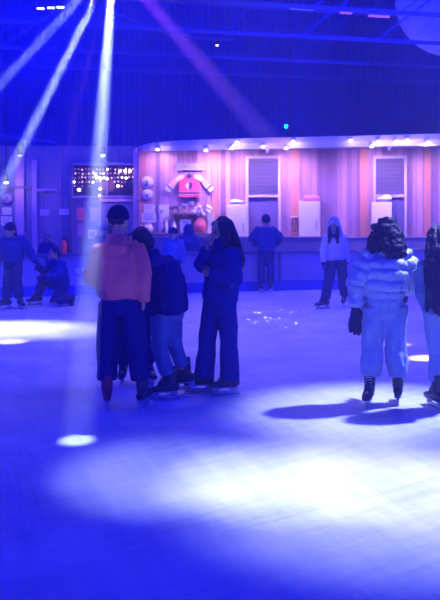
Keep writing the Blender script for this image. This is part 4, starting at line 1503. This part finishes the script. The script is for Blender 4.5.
# 5. skater in a silver puffer jacket from behind
Y0 = 7.58; X0 = (383 - 220) / F * Y0
person('skater in a silver puffer jacket and pale trousers with dark curly hair, from behind', X0, Y0, dict(
    fwd=(.12, 1), hfwd=(.3, 1), head=(.04, .03, 1.55), neck=(.03, -.01, 1.425), chest=(.02, -.01, 1.23), pelvis=(.01, 0, .93), tilt=-.1,
    shL=(-.150, -.01, 1.325), elL=(-.235, -.01, 1.085), wrL=(-.245, .03, .865), shR=(.190, -.01, 1.325), elR=(.255, .0, 1.12), wrR=(.235, .16, 1.03),
    handL=((-.03, .10, -1), (.45, -1, 0), .3, (1, .3, 0)), handR=((.12, .6, -.35), (-1, 0, -.2), .6),
    hipL=(-.085, 0, .87), knL=(-.09, .02, .52), anL=(-.125, -.02, .165), hipR=(.105, 0, .87), knR=(.125, .02, .52), anR=(.135, .0, .155), toeL=(-.35, -.9, -.05), toeR=(.2, 1, 0),
    gloves=dict(mat=C_glove, s=1.5),
    trousers=dict(mat=C_pale, r=(.112, .098, .070), hem=.085, hip=(.18, .145), bag=.022, cuff=.80, wr=.020, ws=8),
    top=dict(name='puffer_jacket', mat=C_puff, torso=[(.27, .185, .15), (.40, .205, .17), (.7, .215, .18), (1.0, .215, .18), (1.3, .205, .16), (1.6, .14, .12), (1.9, .085, .08)], sleeve=(.090, .082, .060), puff=.014, cuffat=.92, quilt=.105, wr=.016, ws=11, collar=(.075, .0, .045), sm=2,
             band=(.24, .180, .148, .05)),
    hair=dict(mat=C_hair, curls=120, sm=5, zmin=-.19, strands=[[((0, -.06, .05), .10, .07), ((0, -.08, -.06), .13, .07), ((0, -.09, -.15), .125, .06)]], wr=.014, ws=24, st=(1.2, 1.2, .5)), vox=.008))

# 6. girl with long hair at the right edge
Y0 = 7.43; X0 = (441 - 220) / F * Y0
person('skater with very long dark hair cut off by the right edge, from behind', X0, Y0, dict(
    fwd=(-.1, 1), hfwd=(-.2, 1), head=(-.03, .03, 1.485), neck=(-.01, -.01, 1.365), chest=(-.01, -.01, 1.17), pelvis=(.0, 0, .87), tilt=-.15, roll=-.08,
    shL=(-.150, -.01, 1.27), elL=(-.165, -.02, 1.02), wrL=(-.095, .06, .88), shR=(.165, -.01, 1.27), elR=(.24, 0, 1.02), wrR=(.24, .1, .82),
    handL=((.1, .15, -1), (1, .3, 0), .35, (.3, .5, 0)),
    hipL=(-.06, 0, .82), knL=(-.02, .02, .49), anL=(-.04, -.02, .155), hipR=(.11, 0, .82), knR=(.16, .02, .49), anR=(.18, .0, .155), toeL=(-.25, 1, 0), toeR=(.25, 1, 0),
    gloves=dict(mat=C_glove, s=1.05),
    trousers=dict(mat=C_pale, r=(.10, .082, .070), hem=.09, bag=.01),
    top=dict(mat=C_lite, torso=[(.0, .175, .14), (.3, .175, .14), (.8, .185, .145), (1.2, .18, .13), (1.6, .12, .1), (1.9, .075, .07)], sleeve=(.078, .07, .055), hood='down', wr=.018),
    hair=dict(mat=C_hair, strands=[[((0, -.05, .06), .094, .08), ((-.02, -.10, -.08), .150, .07), ((-.04, -.14, -.26), .185, .065), ((-.08, -.15, -.44), .165, .055), ((-.12, -.15, -.57), .105, .04), ((-.15, -.145, -.64), .05, .02)],
                                   [((-.08, -.08, -.1), .06, .05), ((-.15, -.12, -.30), .06, .04), ((-.20, -.13, -.50), .045, .03), ((-.245, -.13, -.60), .02, .015)]], wr=.014, ws=22), vox=.009))

# 7. girl in the white hooded top, striding in the middle distance
Y0 = 14.6; X0 = (334 - 220) / F * Y0
P = dict(fwd=(-.35, -1), hfwd=(-.25, -1), head=(-.01, -.04, 1.475), neck=(.0, .0, 1.345), chest=(.01, .0, 1.15), pelvis=(.03, .02, .85), tilt=-.12,
         shL=(.160, -.01, 1.24), elL=(.225, .05, 1.02), wrL=(.225, .06, .82), shR=(-.135, -.02, 1.24), elR=(-.19, -.05, 1.02), wrR=(-.20, -.10, .82),
         hipL=(.12, .03, .82), knL=(.17, .06, .52), anL=(.235, .32, .21), hipR=(-.04, .01, .82), knR=(-.10, -.06, .50), anR=(-.17, -.05, .155), toeL=(-.3, -.85, -.25), toeR=(-.9, -.45, 0),
         gloves=dict(mat=C_glove, s=1.0), bvox=.008,
         trousers=dict(mat=C_denimd, r=(.10, .088, .085), hem=.03, hip=(.17, .135)),
         top=dict(name='hooded_top', mat=C_white, torso=[(.06, .18, .145), (.2, .19, .155), (.6, .185, .15), (1.0, .18, .14), (1.35, .145, .115), (1.7, .10, .095), (1.95, .08, .08)], sleeve=(.082, .07, .052), hood='up'),
         hair=dict(mat=C_hair, strands=[[((-.07, .03, -.02), .03, .045), ((-.066, .075, -.16), .034, .04), ((-.07, .10, -.30), .035, .035)], [((.07, .03, -.02), .03, .045), ((.066, .075, -.16), .034, .04), ((.07, .10, -.30), .035, .035)], [((-.07, .06, -.14), .04, .03), ((0, .07, -.20), .05, .03), ((.07, .06, -.14), .04, .03)]]), vox=.010)
person('skater in a white hooded top and dark jeans striding near the middle cabinet', X0, Y0, P)

# 8. person leaning on the barrier, from behind
Y0 = 17.28; X0 = (266 - 220) / F * Y0
P = stand(1.60, (0, 1), spread=.10)
P.update(elL=(-.285, .06, 1.13), wrL=(-.20, .26, .98), elR=(.285, .06, 1.13), wrR=(.20, .26, .98), handL=((.3, .6, -.6), (0, .3, -1), .3), handR=((-.3, .6, -.6), (0, .3, -1), .3), vox=.012, bvox=.009,
         trousers=dict(mat=C_denimd, r=(.098, .085, .08), hem=.05), hat=dict(mat=C_beanie), hair=dict(mat=C_hair, strands=[]),
         top=dict(mat=C_bluej, torso=[(-.12, .18, .145), (.3, .20, .16), (.8, .215, .165), (1.2, .178, .14), (1.55, .115, .10), (1.9, .08, .08)], sleeve=(.092, .085, .06), hood='down'))
person('person in a dark jacket leaning on the barrier below the first slatted window', X0, Y0, P)

# 9. standing skater at the left edge
Y0 = 14.56; X0 = (13 - 220) / F * Y0
P = stand(1.50, (-.35, -1), spread=.10)
P.update(hfwd=(-.6, -1), head=(-.04, -.05, 1.375), tilt=-.1, elL=(.30, -.02, 1.0), wrL=(.42, -.10, .84), elR=(-.25, .0, .95), wrR=(-.24, -.12, .76), handL=((.8, -.2, -.55), (0, 0, -1), .3),
         anL=(.115, .03, .155), anR=(-.11, -.03, .155), toeL=(.5, -.8, 0), toeR=(-.8, -.5, 0), vox=.011, bvox=.008,
         trousers=dict(mat=C_denimd, r=(.10, .09, .085), hem=.05), gloves=dict(mat=C_glove, s=1.0, ),
         top=dict(mat=C_bluej, torso=[(-.10, .19, .15), (.3, .20, .16), (.8, .205, .16), (1.2, .172, .135), (1.55, .112, .10), (1.9, .08, .08)], sleeve=(.09, .08, .058), hood='down'),
         hat=dict(mat=C_beanie), hair=dict(mat=C_hair, strands=[[((0, -.06, .0), .08, .06), ((0, -.08, -.12), .09, .05)]]))
P['trousers']['mat'] = C_denimd
person('standing skater in a dark jacket reaching out an arm at the left edge', X0, Y0, P)

# 10. kneeling skater
Y0 = 15.1; X0 = (57 - 220) / F * Y0
P = dict(fwd=(-.8, -.6), hfwd=(-.8, -.5), head=(-.05, -.02, .935), neck=(-.02, .0, .815), chest=(.02, .02, .66), pelvis=(.06, .03, .36), tilt=-.3,
         shL=(.12, -.13, .75), elL=(.10, -.28, .55), wrL=(-.13, -.36, .53), shR=(-.10, .15, .76), elR=(-.26, .14, .62), wrR=(-.33, .0, .66),
         hipL=(.11, -.05, .33), knL=(-.02, -.22, .11), anL=(.26, -.08, .13), hipR=(.0, .09, .33), knR=(-.27, .03, .46), anR=(-.36, .02, .155), toeL=(-.3, -.1, -1), toeR=(-.95, -.3, 0),
         trousers=dict(mat=C_denimd, r=(.098, .09, .08), hem=.06), vox=.011, bvox=.008,
         top=dict(name='sweater', mat=C_bluej, torso=[(-.1, .19, .165), (.3, .20, .165), (.8, .205, .165), (1.2, .172, .135), (1.55, .112, .10), (1.9, .08, .08)], sleeve=(.088, .078, .055), collar=(.06, .0, .035)),
         hair=dict(mat=C_hair, strands=[[((0, -.05, .04), .09, .07), ((0, -.08, -.06), .08, .05)]]), gloves=dict(mat=C_glove, s=1.0))
kp = person('skater kneeling on one knee on the ice at the left', X0, Y0, P)

# 11-14. children and people along the barrier


def child(px, Y, h, label, fwd, topm, botm, **k_):
    q_ = h / 1.55
    P_ = stand(1.55, fwd)
    for kk, vv in list(P_.items()):
        if isinstance(vv, tuple) and len(vv) == 3 and not kk.startswith('toe'):
            P_[kk] = tuple(c * q_ for c in vv)
    P_.update(vox=.012, bvox=.008, bs=q_ * 1.02, hs=min(1.0, q_ * 1.12), sksc=q_ if q_ < .9 else 1.0,
              trousers=dict(mat=botm, r=(.10 * q_, .085 * q_, .08 * q_), hem=.05, hip=(.17 * q_, .13 * q_)),
              top=dict(mat=topm, torso=[(-.12, .18 * q_, .15 * q_), (.3, .19 * q_, .15 * q_), (.8, .20 * q_, .15 * q_), (1.2, .168 * q_, .135 * q_), (1.6, .105 * q_, .095 * q_), (1.9, .08 * q_, .08 * q_)], sleeve=(.085 * q_, .075 * q_, .056 * q_), collar=(.06 * q_, 0, .035)),
              hair=dict(mat=C_hair, strands=[]))
    P_.update(k_)
    return person(label, (px - 220) / F * Y, Y, P_)


child(173.5, 16.75, 1.33, 'child in a pale blue jacket and dark beanie beside the hooded child', (-.2, -1), cloth('blue_patterned_jacket', (.07, .13, .46), var=.5, vscale=9), C_denimd, hat=dict(mat=C_beanie))
q_ = 1.34 / 1.55
child(188.5, 18.0, 1.36, 'child in a blue pointed hooded cape left of the long haired woman', (.1, 1), C_bluej, C_denimd,
      top=dict(name='cape', mat=C_bluej, torso=[(-.35, .25, .20), (.2, .235, .19), (.7, .22, .18), (1.1, .195, .16), (1.5, .14, .12), (1.9, .09, .09)], sleeve=(.085, .085, .075), hood='up', wr=.02))
child(47, 18.35, 1.16, 'small child behind the barrier above the kneeling skater', (.1, -1), C_navy, C_navy, hair=dict(mat=C_hair, strands=[[((0, -.05, .02), .085, .06), ((0, -.07, -.1), .085, .045)]]))
child(103.5, 18.1, 1.36, 'child in a blue cap behind the barrier left of the orange hoodie man', (-.5, -1), C_bluej, C_navy, hat=dict(mat=C_cap))

# white discs painted in for dots of light on the ice
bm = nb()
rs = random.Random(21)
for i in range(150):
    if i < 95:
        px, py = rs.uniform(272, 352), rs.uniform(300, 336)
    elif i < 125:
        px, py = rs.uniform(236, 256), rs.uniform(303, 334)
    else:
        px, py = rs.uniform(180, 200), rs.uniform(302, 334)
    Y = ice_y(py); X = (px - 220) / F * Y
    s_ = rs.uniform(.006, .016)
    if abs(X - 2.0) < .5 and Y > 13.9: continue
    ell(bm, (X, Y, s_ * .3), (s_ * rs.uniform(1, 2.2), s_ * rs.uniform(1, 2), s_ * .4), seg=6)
o = obj('light_dots', bm, mat('dot_white', (.92, .93, .96), .5))
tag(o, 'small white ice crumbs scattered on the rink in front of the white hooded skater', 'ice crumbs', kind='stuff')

# ------------------------------------------------------------------ stage lights over the rink (on a truss above the picture)
truss(9.0, 4.72, .5, 'lighting truss over the rink carrying the moving stage lights', xa=-5.5, xb=7.5, step=.8)


def moving_head(label, loc, aim):
    o = thing('moving_head_light', label, 'stage light', loc, 0, 'moving stage lights on the lighting truss')
    d = (V(aim) - V(loc)).normalized()
    t, s_, u = frame_of(d)
    M3 = Matrix((s_, u, t)).transposed()
    bm = nb(); lathe(bm, [(.05, -.17), (.085, -.12), (.085, .06), (.075, .075)], M=M3, seg=18); obj('head', bm, M_dark, o)
    bm = nb(); lathe(bm, [(.068, .076), (.06, .085), (.03, .09)], M=M3, seg=18); obj('lens', bm, M_cold, o)
    bm = nb()
    for sx in (-1, 1): box(bm, (sx * .12, 0, .10), (.03, .08, .24), .006)
    box(bm, (0, 0, .24), (.27, .16, .08), .01)
    obj('yoke', bm, M_dark, o, False)
    bm = nb(); tz = 4.68 - loc[2]; bar(bm, (0, 0, .28), (0, 0, max(tz, .30)), .04); obj('clamp', bm, M_dark, o, False)
    return o


def spot(name, loc, aim, power, color, ang, blend=.3, soft=.05):
    ld = bpy.data.lights.new(name, 'SPOT'); ld.energy = power; ld.color = color; ld.spot_size = ang; ld.spot_blend = blend; ld.shadow_soft_size = soft
    lo = bpy.data.objects.new(name, ld); COL.objects.link(lo)
    lo.location = loc
    lo.rotation_euler = (V(aim) - V(loc)).to_track_quat('-Z', 'Y').to_euler()
    return lo


SRC = W(114, -38, 9.0)
moving_head('moving stage light throwing the narrow beams at the upper left', (SRC.x, SRC.y, SRC.z), W(110, 100, 8.2))

beam_no = 0


def beam(label, end, r0, r1, dens, power, color, ang, start=.45, aniso=.1):
    """narrow shaft of theatre haze lit by its own lamp"""
    global beam_no
    beam_no += 1
    end = V(end)
    d = (end - SRC).normalized()
    p0 = SRC + d * start
    bm = nb(); loft(bm, [(p0, r0, r0), (end, r1, r1)], seg=24, cap=0)
    o = obj('light_beam', bm, mat_volume('haze_%d' % beam_no, dens, aniso))
    tag(o, label, 'light beam', 'beams of light in the haze', 'stuff')
    spot('beam_light', SRC + d * .10, end, power, color, ang, .25, r0 * .9)
    return o


beam('pale beam slanting steeply down to the left edge', W(-90, 181, 9.6), .050, .085, .30, 27000, (.38, .46, 1), .036)
beam('bright pale beam slanting down to the lamp at the left edge', W(-30, 253, 10.0), .040, .10, .40, 42000, (.50, .62, 1), .044)
beam('brightest near vertical white beam falling onto the hoodie man', W(77, 440, ice_y(440)), .046, .155, .48, 30000, (.44, .54, 1), .052)
beam('wide purple beam slanting down to the canopy', W(268, 139, 18.0), .080, .26, .16, 15000, (.36, .03, 1), .052)
beam('faint purple beam between the two brightest white beams', W(46, 230, 11.0), .035, .07, .16, 6000, (.40, .08, 1), .032, start=1.0)

# rink floodlights
spot('pool_light', (1.3, 2.9, 5.2), (1.05, 5.42, 0), 1250, (.80, .84, 1), .31, 1.0, .08)
spot('pool_light', (.2, 2.9, 5.2), (.38, 5.46, 0), 1700, (.74, .80, 1), .31, 1.0, .08)
spot('pool_light', (2.8, 2.9, 5.2), (1.9, 5.42, 0), 1250, (.74, .80, 1), .31, 1.0, .08)
spot('pool_light', (-.6, 2.9, 5.2), (-.35, 5.60, 0), 1000, (.70, .78, 1), .31, 1.0, .08)
spot('side_light', (4.3, 8.7, 6.2), (1.75, 7.55, .7), 4200, (.70, .78, 1), .36, .9, .16)
spot('left_light', (-6.5, 13.6, 5.4), (-2.9, 12.2, 0), 6000, (.80, .82, 1), .34, 1.0, .06)
spot('left_light', (-5.6, 11.0, 5.0), (-2.8, 11.05, 0), 3000, (.9, .85, 1), .085, .6, .03)
spot('gold_light', (5.5, 13.0, 5.0), (2.42, 9.87, 0), 5000, (1, .75, .75), .060, .6, .03)
spot('gold_light', (5.6, 13.5, 5.0), (2.3, 10.8, 0), 3500, (1, .62, .45), .055, .6, .03)
spot('hoodie_fill_light', (-1.8, -1.0, 2.6), (-.87, 7.43, 1.28), 115, (1, .16, .34), .15, 1.0, .05)  # added pink spot behind the camera, only to redden the hoodie


def wash(X, Y, Z, aim, power, sx=1.6, sy=.8):
    """added blue area lamp out of view, filling the hall with ambient blue"""
    ld = bpy.data.lights.new('blue_wash', 'AREA'); ld.energy = power; ld.color = (.010, .016, 1); ld.shape = 'RECTANGLE'; ld.size = sx; ld.size_y = sy
    lo = bpy.data.objects.new('blue_wash', ld); COL.objects.link(lo); lo.location = (X, Y, Z)
    lo.rotation_euler = (V(aim) - V((X, Y, Z))).to_track_quat('-Z', 'Y').to_euler()


ld = bpy.data.lights.new('ice_fill_light', 'AREA'); ld.energy = 55; ld.color = (.95, .72, 1); ld.size = 4.0  # added pale area lamp out of view to brighten the middle ice
lo = bpy.data.objects.new('ice_fill_light', ld); COL.objects.link(lo); lo.location = (0, 12.5, 7.6); ld.spread = 1.75
spot('pool_light', (1.2, 2.9, 5.2), (1.0, 5.2, 0), 1500, (.72, .78, 1), .52, 1.0, .2)
for q_, pw, c_ in ((fl.location + V((0, -.45, -.1)), 10, (1, .35, .8)), (fac(8, 186, .7), 16, (.85, .5, 1))):
    ld = bpy.data.lights.new('spill_fill', 'POINT'); ld.energy = pw; ld.color = c_; ld.shadow_soft_size = .2  # added pinkish points that brighten the left facade
    lo = bpy.data.objects.new('spill_fill', ld); COL.objects.link(lo); lo.location = q_
WP = 430
for X in (-4.5, 4.5):
    wash(X, 1.5, 5.6, (X * .5, 8.5, 1.0), WP * .50)
    wash(X, 8.5, 6.6, (X * .7, 10, 0), WP * .55)
    wash(X, 13.0, 6.9, (X * .8, 18, 1.8), WP * 1.5)
    wash(X, 17.5, 7.4, (X * .8, 22, 4.0), WP * .6)

# mirror ball style dots of light sprinkled on the ice in the middle distance
dl = spot('dot_light', (3.2, 16.2, 6.5), (1.35, 13.6, 0), 30000, (.85, .82, 1), .36, .8, .01)
dl.data.use_nodes = True
nt = dl.data.node_tree
tc = nt.nodes.new('ShaderNodeTexCoord')
vo = nt.nodes.new('ShaderNodeTexVoronoi'); vo.inputs['Scale'].default_value = 42
nt.links.new(tc.outputs['Normal'], vo.inputs['Vector'])
lt = nt.nodes.new('ShaderNodeMath'); lt.operation = 'LESS_THAN'; lt.inputs[1].default_value = .11
nt.links.new(vo.outputs['Distance'], lt.inputs[0])
em = next(n_ for n_ in nt.nodes if n_.type == 'EMISSION')
nt.links.new(lt.outputs[0], em.inputs['Strength'])

# thin theatre haze filling the hall (its box lies outside the walls, floor and roof)
HAZE = .009
if HAZE:
    bm = nb(); box(bm, (0, 11.5, 4.0), (30, 40, 9.6))
    o = obj('haze', bm, mat_volume('hall_haze', HAZE, .0), smooth=False)
    tag(o, 'thin blue lit theatre haze filling the hall', 'haze', kind='stuff')
